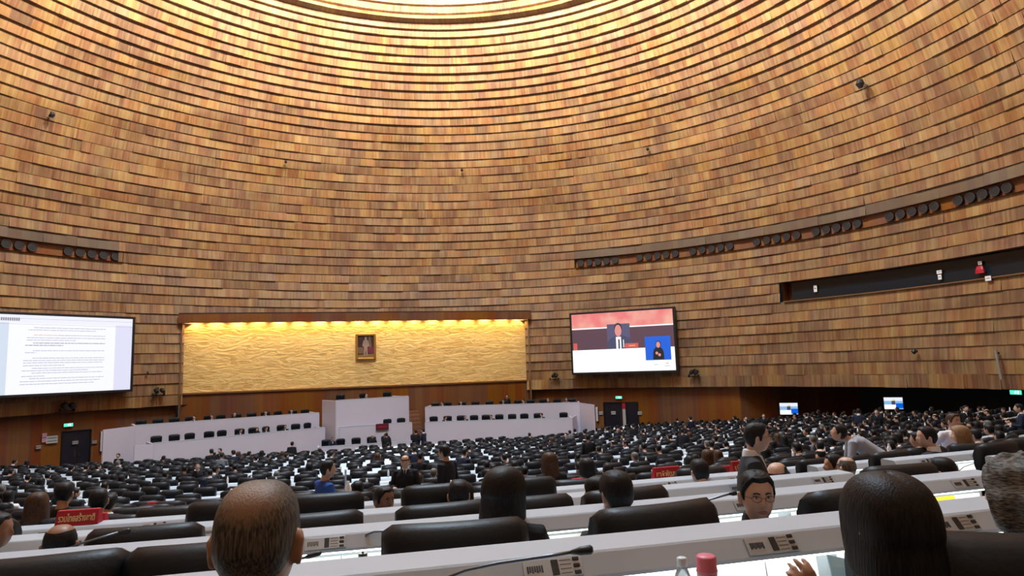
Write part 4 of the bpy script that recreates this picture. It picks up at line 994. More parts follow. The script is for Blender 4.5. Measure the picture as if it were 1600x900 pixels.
p2_ = put_bottle('tumbler with a pink screw lid on the nearest desk beside the water bottle', 1103, 868, 0.25, [(0.028, 0), (0.031, 0.05), (0.031, 0.78), (0.0295, 0.8), (0.0325, 0.805), (0.0325, 0.83), (0.031, 0.84), (0.031, 0.98), (0.026, 1.0)], (M['pinkbody'], M['pink']), 3)
# small bottles on farther desks
rb_r = random.Random(8); wb = bmesh.new(); n = 10; rings = []
for r, z in [(0.03, 0), (0.03, 0.15), (0.014, 0.19), (0.014, 0.215)]: rings.append([wb.verts.new((r*math.cos(2*PI*q/n), r*math.sin(2*PI*q/n), z)) for q in range(n)])
for u, v in zip(rings, rings[1:]):
    for q in range(n): wb.faces.new((u[q], u[(q+1) % n], v[(q+1) % n], v[q]))
wb.faces.new(rings[-1]); wme = bpy.data.meshes.new('bottle'); wb.to_mesh(wme); wb.free(); wme.materials.append(M['paper'])
def doc_mesh():
    bm = bmesh.new(); box(bm, -0.105, 0.105, -0.15, 0.15, 0, 0.012); box(bm, -0.10, 0.10, -0.145, 0.145, 0.012, 0.02, M=Matrix.Rotation(0.06, 4, 'Z'))
    e = bpy.data.meshes.new('papers'); bm.to_mesh(e); bm.free(); e.materials.append(M['paper']); return e
dme = doc_mesh()
for k, s, sec in SEATS:
    if 3 <= k <= 16 and rb_r.random() < 0.13:
        o = bpy.data.objects.new('bottle', wme); COL.objects.link(o); o.matrix_world = smat(k, s+rb_r.uniform(-0.3, 0.3), 0.12, 0.981); tag(o, f'small white bottle on the desk ledge, {ORD[k]} row, {sec}', 'bottle', f'white bottles on desks, {ORD[k]} row, {sec}')
    if 2 <= k <= 12 and rb_r.random() < 0.16:
        o = bpy.data.objects.new('paper_stack', dme); COL.objects.link(o); o.matrix_world = smat(k, s+rb_r.uniform(-0.2, 0.2), 0.42, 0.751) @ Matrix.Rotation(rb_r.uniform(-0.3, 0.3), 4, 'Z'); tag(o, f'white papers on the desk, {ORD[k]} row, {sec}', 'papers', f'papers on desks, {ORD[k]} row, {sec}')
# ------------------------------------------------------------------ people
def remesh(bm, voxel, mat_, name, smooth_it=3):
    me = bpy.data.meshes.new(name); bmesh.ops.recalc_face_normals(bm, faces=bm.faces[:]); bm.to_mesh(me); bm.free()
    o = bpy.data.objects.new('tmp', me); COL.objects.link(o)
    m = o.modifiers.new('r', 'REMESH'); m.mode = 'VOXEL'; m.voxel_size = voxel; m.use_smooth_shade = True
    if smooth_it:
        c = o.modifiers.new('s', 'SMOOTH'); c.factor = 0.5; c.iterations = smooth_it
    dg = bpy.context.evaluated_depsgraph_get(); out = bpy.data.meshes.new_from_object(o.evaluated_get(dg))
    bpy.data.objects.remove(o); out.name = name; out.materials.clear(); out.materials.append(mat_)
    for p in out.polygons: p.use_smooth = True
    return out
def obj_me(name, me, parent):
    o = bpy.data.objects.new(name, me); COL.objects.link(o); o.parent = parent; return o
SKIN = {'tan': mat('skin_tan', (0.42, 0.235, 0.15), 0.5, vary=(9, 0.10)), 'fair': mat('skin_fair', (0.56, 0.35, 0.25), 0.5, vary=(9, 0.08)), 'brown': mat('skin_brown', (0.27, 0.135, 0.08), 0.5, vary=(9, 0.10))}
for v in SKIN.values():
    b = v.node_tree.nodes['Principled BSDF']; b.inputs['Subsurface Weight'].default_value = 0.12; b.inputs['Subsurface Radius'].default_value = (0.012, 0.005, 0.003)
def hairmat(name, c0, c1, sc=(220, 220, 12), rough=0.5):
    m = mat(name, c0, rough, spec=0.25); nt = m.node_tree; L = nt.links.new; b = nt.nodes['Principled BSDF']
    tc = N(nt, 'ShaderNodeTexCoord'); mp = N(nt, 'ShaderNodeMapping'); mp.inputs['Scale'].default_value = sc; L(tc.outputs['Object'], mp.inputs[0])
    n = N(nt, 'ShaderNodeTexNoise'); n.inputs['Scale'].default_value = 1.0; n.inputs['Detail'].default_value = 3; L(mp.outputs[0], n.inputs['Vector'])
    cr = N(nt, 'ShaderNodeValToRGB'); cr.color_ramp.elements[0].position = 0.38; cr.color_ramp.elements[0].color = (*c0, 1); cr.color_ramp.elements[1].position = 0.66; cr.color_ramp.elements[1].color = (*c1, 1)
    L(n.outputs['Fac'], cr.inputs[0]); L(cr.outputs[0], b.inputs['Base Color'])
    bp = N(nt, 'ShaderNodeBump'); bp.inputs['Strength'].default_value = 0.5; bp.inputs['Distance'].default_value = 0.004; L(n.outputs['Fac'], bp.inputs['Height']); L(bp.outputs[0], b.inputs['Normal'])
    return m
HAIR = {'black': hairmat('hair_black', (0.004, 0.004, 0.005), (0.016, 0.016, 0.019)), 'brown': hairmat('hair_brown', (0.03, 0.014, 0.007), (0.09, 0.045, 0.022)), 'grey': hairmat('hair_grey', (0.035, 0.033, 0.03), (0.22, 0.21, 0.19)),
        'white': hairmat('hair_white', (0.3, 0.3, 0.3), (0.6, 0.6, 0.6)), 'blonde': hairmat('hair_blonde', (0.16, 0.09, 0.04), (0.36, 0.22, 0.12)), 'wavy': hairmat('hair_wavy_grey', (0.03, 0.027, 0.024), (0.19, 0.18, 0.16), (55, 55, 240), 0.65)}
def cloth(name, c, r=0.85): return mat(name, c, r, spec=0.25, bump=(25, 0.25))
CL = {'black': cloth('suit_black', (0.010, 0.010, 0.013)), 'navy': cloth('suit_navy', (0.012, 0.016, 0.034)), 'charcoal': cloth('suit_charcoal', (0.030, 0.032, 0.038)), 'grey': cloth('suit_grey', (0.13, 0.135, 0.155)), 'ltgrey': cloth('jacket_light_grey', (0.30, 0.31, 0.35)),
      'white': cloth('shirt_white', (0.70, 0.70, 0.72)), 'blue': cloth('shirt_blue', (0.02, 0.065, 0.26)), 'brightblue': cloth('blouse_blue', (0.03, 0.14, 0.55)), 'cream': cloth('jacket_cream', (0.45, 0.40, 0.33)), 'maroon': cloth('jacket_maroon', (0.13, 0.02, 0.04)), 'green': cloth('jacket_olive', (0.06, 0.07, 0.035)), 'violet': cloth('jacket_violet', (0.06, 0.05, 0.22))}
M['eyewhite'] = mat('eye_white', (0.6, 0.58, 0.55), 0.3); M['iris'] = mat('iris_dark', (0.012, 0.008, 0.006), 0.2); M['lip'] = mat('lip', (0.34, 0.13, 0.10), 0.5); M['specs'] = mat('spectacle_frame', (0.05, 0.05, 0.05), 0.3, 0.6)
def gs(x, m, s): return math.exp(-((x-m)/s)**2)
def headpt(d):
    """head surface for a unit direction (face +Y)"""
    q = (abs(d[0])**2.8+abs(d[1])**2.5+abs(d[2])**2.8)**(-1/2.65); x, y, z = d[0]*q, d[1]*q, d[2]*q
    X, Y, Z = 0.0745*x, 0.096*y, 0.117*z
    if z < 0:
        t = -z
        X *= 1-0.22*t**1.8
        if y < 0: Y *= 1-0.42*t
        else: Y *= 1-0.06*t
    if y > 0.2:
        f = min(1, (y-0.2)/0.5)
        Y += f*(0.030*gs(X, 0, 0.013)*gs(Z, -0.022, 0.020) + 0.013*gs(X, 0, 0.008)*gs(Z, 0.004, 0.022))      # nose
        Y += f*(0.006*gs(Z, 0.034, 0.010)*gs(abs(X), 0.028, 0.024))                                         # brow
        Y -= f*(0.010*gs(abs(X), 0.031, 0.015)*gs(Z, 0.012, 0.012))                                         # eye sockets
        Y += f*(0.008*gs(X, 0, 0.022)*gs(Z, -0.062, 0.010)) - f*0.005*gs(X, 0, 0.02)*gs(Z, -0.0625, 0.0025)   # lips
        Y += f*(0.008*gs(X, 0, 0.020)*gs(Z, -0.100, 0.014))                                                 # chin
        Y += f*(0.004*gs(abs(X), 0.045, 0.016)*gs(Z, -0.025, 0.02))                                          # cheek
    return Vector((X, Y, Z))
def add_head(bm, Mh, nu=40, nv=28):
    rows = []; fs = []
    for j in range(1, nv):
        th = PI*j/nv; rows.append([bm.verts.new(Mh @ headpt((math.sin(th)*math.sin(2*PI*i/nu), math.sin(th)*math.cos(2*PI*i/nu), math.cos(th)))) for i in range(nu)])
    a = bm.verts.new(Mh @ headpt((0, 0, 1))); b = bm.verts.new(Mh @ headpt((0, 0, -1)))
    for u, v in zip(rows, rows[1:]):
        for i in range(nu): fs.append(bm.faces.new((u[i], v[i], v[(i+1) % nu], u[(i+1) % nu])))
    for i in range(nu):
        bm.faces.new((a, rows[0][i], rows[0][(i+1) % nu])); bm.faces.new((b, rows[-1][(i+1) % nu], rows[-1][i]))
    for s in (-1, 1):                                    # ears
        R = Matrix.Translation((s*0.083, -0.010, -0.012)) @ Matrix.Rotation(s*0.55, 4, 'Z') @ Matrix.Rotation(-0.15, 4, 'X')
        p = bmesh.ops.create_uvsphere(bm, u_segments=14, v_segments=10, radius=1.0)['verts']
        for v in p:
            c = v.co; k = 1.0 if c.z > 0 else 0.78
            v.co = Mh @ (R @ Vector((c.x*0.011+s*0.008*max(0, c.z), c.y*0.022*k, c.z*0.037)))
def make_hand(bm, wrist, d, n, side, curl=0.5, sc=1.0):
    """d: pointing direction, n: back-of-hand normal, side: +1 thumb to the +across side"""
    d = d.normalized(); n = (n-d*n.dot(d)).normalized(); ac = d.cross(n).normalized()*side
    W = Vector(wrist)
    loft(bm, [(W-d*0.01*sc, 0.024*sc, 0.017*sc), (W+d*0.03*sc, 0.034*sc, 0.014*sc), (W+d*0.07*sc, 0.040*sc, 0.013*sc), (W+d*0.092*sc, 0.038*sc, 0.010*sc)], n=12, up=n, pw=2.6)
    for i, (off, ln) in enumerate(((0.029, 0.072), (0.010, 0.080), (-0.010, 0.074), (-0.028, 0.058))):
        p = W+d*0.085*sc+ac*off*sc; dd = (d+ac*(0.06*(1.5-i))).normalized(); pts = [(p-dd*0.012*sc, 0.0088*sc)]; c = 0
        for q in range(3):
            c += curl*(0.5 if q == 0 else 0.9); e = (dd*math.cos(c)-n*math.sin(c)); p = p+e*ln*sc*(0.42, 0.32, 0.26)[q]; pts.append((p, (0.0084, 0.0078, 0.0062)[q]*sc))
        loft(bm, [(a, r, r) for a, r in pts], n=8, up=n)
    p = W+d*0.022*sc+ac*0.026*sc; e1 = (d*0.6+ac*0.75-n*0.3).normalized(); p2 = p+e1*0.035*sc; p3 = p2+(d*0.85+ac*0.35-n*0.35).normalized()*0.03*sc; p4 = p3+(d*0.95-n*0.4).normalized()*0.024*sc
    loft(bm, [(p-e1*0.012*sc, 0.013*sc), (p2, 0.0105*sc), (p3, 0.0095*sc), (p4, 0.007*sc)], n=8, up=n)
def hair_mesh(style, Mh, detail=1.0):
    bm = bmesh.new(); nu, nv = int(40*detail), int(26*detail); nu -= nu % 2
    rows = []; rr = random.Random(hash(style) % 1000 if False else len(style)*7)
    lows = {'short': 0.0, 'crop': 0.0, 'bob': -0.112, 'long': -0.30, 'wavy': -0.09, 'bun': 0, 'bald': 0, 'fringe': 0}
    for i in range(nu):
        ph = 2*PI*i/nu; sx, cy = math.sin(ph), math.cos(ph)      # cy>0: face side
        # lower hair line as polar angle (0 crown, PI chin)
        if style in ('short', 'crop', 'bun', 'fringe'):
            front, side, back = 0.88, 1.62, 2.16
            if style == 'fringe': front = 1.05
        else: front, side, back = 0.95, 1.62, 1.70
        if style == 'crop': back = 1.98
        if cy > 0: ln = side+(front-side)*min(1.0, (cy**1.3)*1.25) if abs(sx) < 0.97 else side
        else: ln = side+(back-side)*min(1.0, (-cy)*1.5)
        if style in ('short', 'crop', 'fringe') and abs(sx) > 0.93 and cy > -0.05: ln = 1.72
        col = []
        th0 = 0.0
        if style == 'bald': th0 = 0.85 if cy < 0.3 else 1.2; ln = max(ln, th0+0.15)
        for j in range(nv+1):
            th = th0+(ln-th0)*j/nv; d = (math.sin(th)*sx, math.sin(th)*cy, math.cos(th)); p = headpt(d); nrm = Vector((d[0]*1.2, d[1], d[2])).normalized()
            t = {'short': 0.012, 'crop': 0.007, 'bob': 0.017+0.006*abs(sx), 'long': 0.016, 'wavy': 0.026, 'bun': 0.010, 'bald': 0.006, 'fringe': 0.016}[style]
            if cy > 0.5 and style == 'short': t *= 1.25 if th > 0.5 else 1.0
            edge = j/nv
            if style in ('long', 'wavy'): t += (0.010+0.010*abs(sx))*min(1, th/1.5)**2
            if style not in ('bob', 'long', 'wavy') and edge > 0.86: t *= max(0.05, (1-edge)/0.14)
            if style == 'wavy': t += 0.014*noise.noise(Vector((sx*2.2+7, cy*3, th*3)))+0.004*math.sin(5*ph+9*th)
            elif style in ('short', 'fringe'): t += 0.003*noise.noise(Vector((sx*6, cy*6, th*9)))
            col.append(Mh @ (p+nrm*t))
        if style in ('bob', 'long', 'wavy'):
            low = lows[style]; base = Mh.inverted() @ col[-1]; steps = 8
            if cy > 0.62: low = base.z-0.012
            elif cy > 0.25: low = base.z+(low-base.z)*(0.62-cy)/0.37*1.0
            for q in range(1, steps+1):
                f = q/steps; z = base.z+(low-base.z)*f
                if style == 'bob': k = 1.0+0.05*math.sin(min(1, f)*PI*0.62)-0.18*max(0, f-0.80)/0.20
                elif style == 'long': k = 1.0+0.12*math.sin(f*PI*0.7)-0.08*f
                else: k = 1.0+0.08*math.sin(f*PI)-0.2*f+0.04*math.sin(5*ph+f*5)
                ex = 0.0
                col.append(Mh @ Vector((sx*max(abs(base.x)/max(abs(sx), 0.05), 0.086 if abs(sx) > .2 else 0)*k if abs(sx) > 0.2 else base.x*k, base.y*(k if cy < 0 else 1)-(0.03*f if (style == 'long' and cy < 0) else 0), z)))
        rows.append([bm.verts.new(c) for c in col])
    n = len(rows[0])
    for a, b in zip(rows, rows[1:]+rows[:1]):
        for q in range(n-1): bm.faces.new((a[q], b[q], b[q+1], a[q+1]))
    bmesh.ops.remove_doubles(bm, verts=bm.verts, dist=0.0005)
    bmesh.ops.recalc_face_normals(bm, faces=bm.faces[:])
    if style in ('bob', 'long', 'wavy'):
        bot = [e for e in bm.edges if e.is_boundary]
        r = bmesh.ops.extrude_edge_only(bm, edges=bot); vs = [v for v in r['geom'] if isinstance(v, bmesh.types.BMVert)]; c = Mh @ Vector((0, 0, 0))
        for v in vs: v.co = v.co+((Mh @ Vector((0, -0.0, -0.05)))-v.co)*0.25+Vector((0, 0, 0.004))
    if style == 'bun':
        p = bmesh.ops.create_uvsphere(bm, u_segments=18, v_segments=12, radius=0.045)['verts']
        for v in p: v.co = Mh @ (Vector((v.co.x*1.15, v.co.y*0.9-0.10, v.co.z+0.055)))
    return bm
def rotv(v, a): return Vector((v[0]*math.cos(a)-v[1]*math.sin(a), v[0]*math.sin(a)+v[1]*math.cos(a), v[2]))
def make_person(pose='sit', lean=0.05, hyaw=0.0, hpitch=0.0, hroll=0.0, arms='desk', hair='short', hcol='black', skin='tan', suit='black', shirt=None, trousers=None, face=False, glasses=False, tie=None, detail=0, women=False, tor=0.0, sc=1.0):
    """origin on the floor under the hips, facing +Y. detail 0 far, 1 middle, 2 near"""
    vox = (0.016, 0.009, 0.006)[detail]; root = empty('person')
    hz = 0.50 if pose == 'sit' else 0.93
    sh = 1.05 if pose == 'sit' else 1.43
    if pose == 'sit': hipy = 0.0
    tl = lean
    if pose == 'bend': hz, sh = 0.90, 1.20
    neck = Vector((0, tl*1.0, sh+0.045)); chest = Vector((0, tl*0.7, hz+(sh-hz)*0.68)); waist = Vector((0, tl*0.3, hz+(sh-hz)*0.34)); hip = Vector((0, 0, hz))
    hc = neck+Vector((0, 0.035+tl*0.25, 0.150)); 
    if pose == 'bend': neck = Vector((0, 0.42, 1.22)); chest = Vector((0, 0.30, 1.14)); waist = Vector((0, 0.14, 1.02)); hc = neck+Vector((0, 0.14, 0.08))
    W = 0.92 if women else 1.0
    Mh = Matrix.Translation(hc) @ Matrix.Rotation(hyaw, 4, 'Z') @ Matrix.Rotation(-hpitch, 4, 'X') @ Matrix.Rotation(hroll, 4, 'Y')
    shl = [neck+rotv((s*0.185*W, -0.015, -0.055), tor) for s in (-1, 1)]
    arm = {}
    for i, s in enumerate((-1, 1)):
        S = shl[i]
        if arms == 'desk' or (arms == 'raise' and s > 0): e = Vector((s*0.25*W, tl+0.14, 0.80)); wv = Vector((s*0.16, tl+0.34, 0.815)); dd, nn = Vector((-s*0.25, 1, 0)), Vector((0, 0, 1))
        elif arms == 'raise': e = Vector((s*0.25, tl+0.14, 0.84)); wv = Vector((s*0.105, tl+0.20, 0.985)); dd, nn = Vector((-0.25, 0.25, 1)), Vector((0.2, -1, 0.3))
        elif arms == 'down': e = S+Vector((s*0.055, -0.02, -0.28)); wv = e+Vector((s*0.0, 0.06, -0.25)); dd, nn = Vector((0, 0.12, -1)), Vector((s, 0.2, 0))
        elif arms == 'hips': e = S+Vector((s*0.20, -0.10, -0.24)); wv = Vector((s*0.16, 0.06, hz+0.10)); dd, nn = Vector((-s*0.7, 0.5, -0.2)), Vector((s*0.3, 0.6, 0.7))
        elif arms == 'lean': e = S+Vector((s*0.06, 0.05, -0.26)); wv = e+Vector((-s*0.02, 0.08, -0.20)); dd, nn = Vector((0, 1, -0.2)), Vector((0, 0, 1))
        elif arms == 'fold': e = S+Vector((s*0.06, 0.08, -0.26)); wv = e+Vector((-s*0.20, 0.16, 0.02)); dd, nn = Vector((-s, 0.2, 0.1)), Vector((0, 1, 0.2))
        else: e = S+Vector((s*0.07, 0.05, -0.26)); wv = e+Vector((-s*0.08, 0.22, 0.02)); dd, nn = Vector((-s*0.3, 1, 0)), Vector((0, 0, 1))
        arm[s] = (S, e, wv, dd, nn)
    # body: one continuous skin surface
    bm = bmesh.new(); add_head(bm, Mh, 40 if detail else 24, 28 if detail else 18)
    nb = Mh @ Vector((0, -0.022, -0.055))
    loft(bm, [(nb, 0.054, 0.060), ((nb+neck)/2, 0.053, 0.056), (neck+Vector((0, -0.01, -0.02)), 0.062, 0.06), (neck+Vector((0, -0.01, -0.09)), 0.12*W, 0.07), (chest, 0.13*W, 0.08), (waist, 0.12*W, 0.08), (hip, 0.13, 0.08)], n=16, up=Vector((0, 1, 0)))
    for s in (-1, 1):
        S, e, wv, dd, nn = arm[s]
        loft(bm, [(neck+Vector((0, 0, -0.10)), 0.035), (S+Vector((0, 0, -0.02)), 0.036), (e, 0.030), (wv, 0.024)], n=8, up=Vector((0.1, 0.9, 0.3)))
        make_hand(bm, wv, dd, nn, 1 if s < 0 else -1, 0.35, 1.0)
    obj_me('body', remesh(bm, vox, SKIN[skin], 'body', 2 if detail else 1), root)
    # clothing
    m = CL[suit]; tm = CL[trousers or suit]
    bm = bmesh.new()
    loft(bm, [(neck+Vector((0, -0.018, 0.012)), 0.068, 0.062), (neck+Vector((0, -0.015, -0.02)), 0.105*W, 0.08), (neck+Vector((0, -0.012, -0.055)), 0.165*W, 0.095), ((neck+chest)/2+Vector((0, 0, -0.02)), 0.195*W, 0.115), (chest, 0.190*W, 0.125), (waist, 0.172*W, 0.122), (hip+Vector((0, 0, 0.02)), 0.185, 0.13), (hip+Vector((0, 0, -0.06)), 0.18, 0.125)], n=20, up=Vector((0, 1, 0)), pw=2.4)
    for s in (-1, 1):
        S, e, wv, dd, nn = arm[s]
        loft(bm, [(S+Vector((-s*0.09, 0, 0.005)), 0.06, 0.06), (S, 0.068, 0.066), ((S+e)/2, 0.060, 0.058), (e, 0.050, 0.050), ((e+wv)/2, 0.045, 0.044), (wv-(wv-e).normalized()*0.01, 0.036, 0.034)], n=12, up=Vector((0.1, 0.9, 0.3)))
    obj_me('jacket' if shirt else 'top', remesh(bm, max(vox, 0.009), m, 'jacket', 3), root)
    bm = bmesh.new()
    for s in (-1, 1):
        if pose == 'sit': st = [((s*0.09, -0.05, 0.50), 0.10, 0.095), ((s*0.11, 0.22, 0.51), 0.085, 0.082), ((s*0.12, 0.43, 0.49), 0.065, 0.065), ((s*0.12, 0.46, 0.30), 0.055, 0.055), ((s*0.12, 0.44, 0.07), 0.048, 0.05)]
        else: st = [((s*0.09, 0, hz+0.02), 0.10, 0.105), ((s*0.10, 0.01, hz*0.72), 0.088, 0.09), ((s*0.105, 0.015, hz*0.48), 0.065, 0.07), ((s*0.11, -0.01, hz*0.28), 0.06, 0.062), ((s*0.11, -0.01, 0.07), 0.052, 0.056)]
        loft(bm, st, n=12, up=Vector((0.0, 0.3, 1)) if pose == 'sit' else Vector((0, 1, 0)))
    obj_me('trousers', remesh(bm, max(vox, 0.012), tm, 'trousers', 2), root)
    bm = bmesh.new()
    for s in (-1, 1):
        yy = 0.44 if pose == 'sit' else -0.01; loft(bm, [((s*0.115, yy-0.06, 0.05), 0.035, 0.04), ((s*0.115, yy+0.03, 0.05), 0.042, 0.045), ((s*0.12, yy+0.12, 0.035), 0.045, 0.03), ((s*0.122, yy+0.18, 0.025), 0.03, 0.02)], n=10, up=Vector((0, 0, 1)))
    mesh_obj('shoes', bm, M['black'], root, smooth=True)
    if shirt:
        bm = bmesh.new(); loft(bm, [(neck+Vector((0, -0.012, 0.055)), 0.061, 0.062), (neck+Vector((0, -0.014, 0.02)), 0.070, 0.070), (neck+Vector((0, -0.012, -0.01)), 0.080, 0.075)], n=18, up=Vector((0, 1, 0)))
        loft(bm, [(neck+Vector((0, 0.055, 0.0)), 0.035, 0.022), (neck+Vector((0, 0.082, -0.08)), 0.030, 0.022), ((neck+chest)/2+Vector((0, 0.112, -0.06)), 0.010, 0.012)], n=10, up=Vector((0, 1, 0)))
        obj_me('shirt_collar', remesh(bm, max(vox, 0.008), CL[shirt], 'collar', 1), root)
        if tie:
            bm = bmesh.new(); loft(bm, [(neck+Vector((0, 0.082, 0.0)), 0.014, 0.008), (neck+Vector((0, 0.108, -0.08)), 0.018, 0.008), ((neck+chest)/2+Vector((0, 0.13, -0.08)), 0.022, 0.008)], n=8, up=Vector((0, 1, 0))); mesh_obj('tie', bm, CL[tie], root, smooth=True)
    if hair:
        bm = hair_mesh(hair, Mh, (0.6, 1.0, 1.6)[detail]); mesh_obj('hair', bm, HAIR[hcol] if isinstance(hcol, str) else hcol, root, smooth=True)
    if face:
        bm = bmesh.new()
        for s in (-1, 1):
            p = bmesh.ops.create_uvsphere(bm, u_segments=12, v_segments=8, radius=0.0105)['verts']
            for v in p: v.co = Mh @ (Vector((v.co.x*1.25, v.co.y, v.co.z*0.62))+Vector((s*0.031, 0.0795, 0.011)))
        eb = mesh_obj('eyes', bm, M['eyewhite'], root, smooth=True)
        bm = bmesh.new()
        for s in (-1, 1): cyl(bm, Mh @ Vector((s*0.031, 0.0893, 0.0112)), 0.0048, 0.0012, 12, (Mh.to_3x3() @ Vector((0, 1, 0))).normalized())
        mesh_obj('irises', bm, M['iris'], eb)
        bm = bmesh.new()
        for s in (-1, 1): tube(bm, [Mh @ Vector((s*x, y, z)) for x, y, z in ((0.014, 0.1015, 0.031), (0.028, 0.0985, 0.036), (0.044, 0.0875, 0.031))], 0.0032, 6)
        mesh_obj('eyebrows', bm, HAIR['black'], root, smooth=True)
        bm = bmesh.new(); loft(bm, [(Mh @ Vector((x, y, -0.0625)), 0.0075*k, 0.006) for x, y, k in ((-0.024, 0.082, 0.2), (-0.012, 0.0945, 0.9), (0, 0.0985, 1), (0.012, 0.0945, 0.9), (0.024, 0.082, 0.2))], n=8, up=Vector((0, 1, 0)))
        mesh_obj('lips', bm, M['lip'], root, smooth=True)
        bm = bmesh.new()
        for s in (-1, 1): tube(bm, [Mh @ Vector((s*x, y, z)) for x, y, z in ((0.018, 0.0885, 0.0165), (0.031, 0.092, 0.0195), (0.044, 0.083, 0.0155))], 0.0016, 5)
        mesh_obj('eyelids', bm, HAIR['black'], root, smooth=True)
    if glasses:
        bm = bmesh.new()
        for s in (-1, 1):
            tube(bm, [Mh @ Vector((s*0.033+0.023*math.cos(t), 0.110-0.010*abs(math.cos(t)*0.5+s*0.5)**2*0.9, 0.008+0.0145*math.sin(t))) for t in [2*PI*q/16 for q in range(17)]], 0.0013, 6)
            tube(bm, [Mh @ Vector((s*0.057, 0.100, 0.012)), Mh @ Vector((s*0.074, 0.06, 0.010)), Mh @ Vector((s*0.084, -0.01, 0.006))], 0.0014, 6)
        tube(bm, [Mh @ Vector((-0.011, 0.110, 0.012)), Mh @ Vector((0, 0.114, 0.015)), Mh @ Vector((0.011, 0.110, 0.012))], 0.0013, 6)
        mesh_obj('spectacles', bm, M['specs'], root, smooth=True)
    root['_top'] = hc.z+0.135
    root['_hy'] = hc.y
    return root
def put(o, p, rz, sc=1.0):
    o.location = p; o.rotation_euler = (0, 0, rz); o.scale = (sc, sc, sc)
def head_place(o, px, pytop, Y, rz, label, cat='person', group=None, fix=None):
    """stand or seat a figure so that the top of its head is seen at px, pytop from distance Y; slides by its floor"""
    t = atY(px, pytop, Y); top = o['_top']; hy = o['_hy']
    p = t-Vector((-math.sin(rz)*hy, math.cos(rz)*hy, 0)); r = math.hypot(p.x-OX, p.y-OY)
    k = min(max(int(math.ceil((RHO_A-r)/PP)), 0), NROW-1) if fix is None else fix
    z = fl(k); H = t.z-z; sc = max(0.85, min(1.12, H/top))
    put(o, Vector((p.x, p.y, z if fix is None or True else 0)), rz, sc); tag(o, label, cat, group)
    return o
HAIR['wavy'].node_tree.nodes['Bump'].inputs['Strength'].default_value = 0.25
# facing angle helper: rz=0 looks along +Y (away from the camera); PI towards it
FACE = math.radians(12.7)
# --- nearest people
def crown_mat():
    m = hairmat('thinning_hair', (0.035, 0.033, 0.030), (0.17, 0.155, 0.135), (260, 260, 26)); nt = m.node_tree; L = nt.links.new; b = nt.nodes['Principled BSDF']
    src = b.inputs['Base Color'].links[0].from_socket
    tc = N(nt, 'ShaderNodeTexCoord'); mp = N(nt, 'ShaderNodeMapping'); mp.inputs['Location'].default_value = (0.0, -0.02, -1.345); mp.vector_type = 'POINT'; L(tc.outputs['Object'], mp.inputs[0])
    mp2 = N(nt, 'ShaderNodeVectorMath', operation='MULTIPLY'); L(mp.outputs[0], mp2.inputs[0]); mp2.inputs[1].default_value = (0.85, 0.6, 1.15)
    ln = N(nt, 'ShaderNodeVectorMath', operation='LENGTH'); L(mp2.outputs[0], ln.inputs[0])
    nz = N(nt, 'ShaderNodeTexNoise'); nz.inputs['Scale'].default_value = 40; nz.inputs['Detail'].default_value = 5; ms = N(nt, 'ShaderNodeMapping'); ms.inputs['Scale'].default_value = (4, 4, 0.8); L(tc.outputs['Object'], ms.inputs[0]); L(ms.outputs[0], nz.inputs['Vector'])
    ad = N(nt, 'ShaderNodeMath', operation='MULTIPLY_ADD'); L(nz.outputs['Fac'], ad.inputs[0]); ad.inputs[1].default_value = 0.055; L(ln.outputs['Value'], ad.inputs[2])
    mr = N(nt, 'ShaderNodeMapRange'); L(ad.outputs[0], mr.inputs[0]); mr.inputs[1].default_value = 0.050; mr.inputs[2].default_value = 0.092
    mx = N(nt, 'ShaderNodeMix', data_type='RGBA'); L(mr.outputs[0], mx.inputs[0]); mx.inputs[6].default_value = (0.30, 0.205, 0.145, 1); L(src, mx.inputs[7]); L(mx.outputs[2], b.inputs['Base Color'])
    return m
P1 = make_person('sit', 0.05, hyaw=0.0, hair='crop', hcol=crown_mat(), skin='tan', suit='charcoal', shirt='white', arms='desk', detail=2); P1['_top'] = P1['_top']-0.004
head_place(P1, 404, 746, 1.40, 0.10, 'balding person with short grey hair seen from behind, large at the front left', fix=0)
P2 = make_person('sit', 0.06, hyaw=0.05, hair='bob', hcol='black', skin='tan', suit='black', arms='raise', detail=2, women=True)
head_place(P2, 1381, 738, 1.56, 0.10, 'person with a thick black bob in a black jacket at the front right', fix=0)
P3 = make_person('sit', 0.10, hyaw=0.1, hpitch=-0.1, hair='wavy', hcol='wavy', skin='fair', suit='black', arms='desk', detail=2, women=True)
head_place(P3, 1592, 713, 1.95, 0.35, 'person with wavy grey hair at the right edge behind the big leather chair', fix=0)
bm = bmesh.new(); tube(bm, [(0.088, 0.09, 1.25), (0.095, 0.05, 1.235), (0.10, 0.0, 1.22), (0.095, -0.02, 1.19)], 0.004, 6); mesh_obj('mask_strap', bm, M['black'], P3, smooth=True)
P4 = make_person('sit', 0.02, hyaw=0.0, hpitch=0.06, hair='short', hcol='black', skin='fair', suit='black', shirt='charcoal', arms='desk', detail=2, face=True, glasses=True)
head_place(P4, 1180, 733, 3.2, PI-0.06, 'person in glasses and black suit turned round to face the camera', fix=1)
P5 = make_person('sit', 0.05, hyaw=0.0, hpitch=0.0, hair='short', hcol='black', skin='brown', suit='black', shirt='white', arms='desk', detail=2, face=True)
head_place(P5, 601, 759, 5.6, PI+0.85, 'person in a dark suit looking over the shoulder to the right, middle left', fix=3)
P6 = make_person('stand', 0.04, hyaw=0.0, hair='short', hcol='black', skin='fair', suit='charcoal', shirt='white', arms='lean', detail=2, face=True, glasses=True)
head_place(P6, 1181, 659, 5.4, -PI/2-0.2, 'standing person in dark suit and glasses seen in profile facing right', fix=3)
P7 = make_person('sit', 0.0, hyaw=0.1, hair='fringe', hcol='black', skin='tan', suit='black', arms='desk', detail=1, women=True)
head_place(P7, 961, 734, 3.85, 0.2, 'person with thick black hair above the chair back, centre', fix=2)
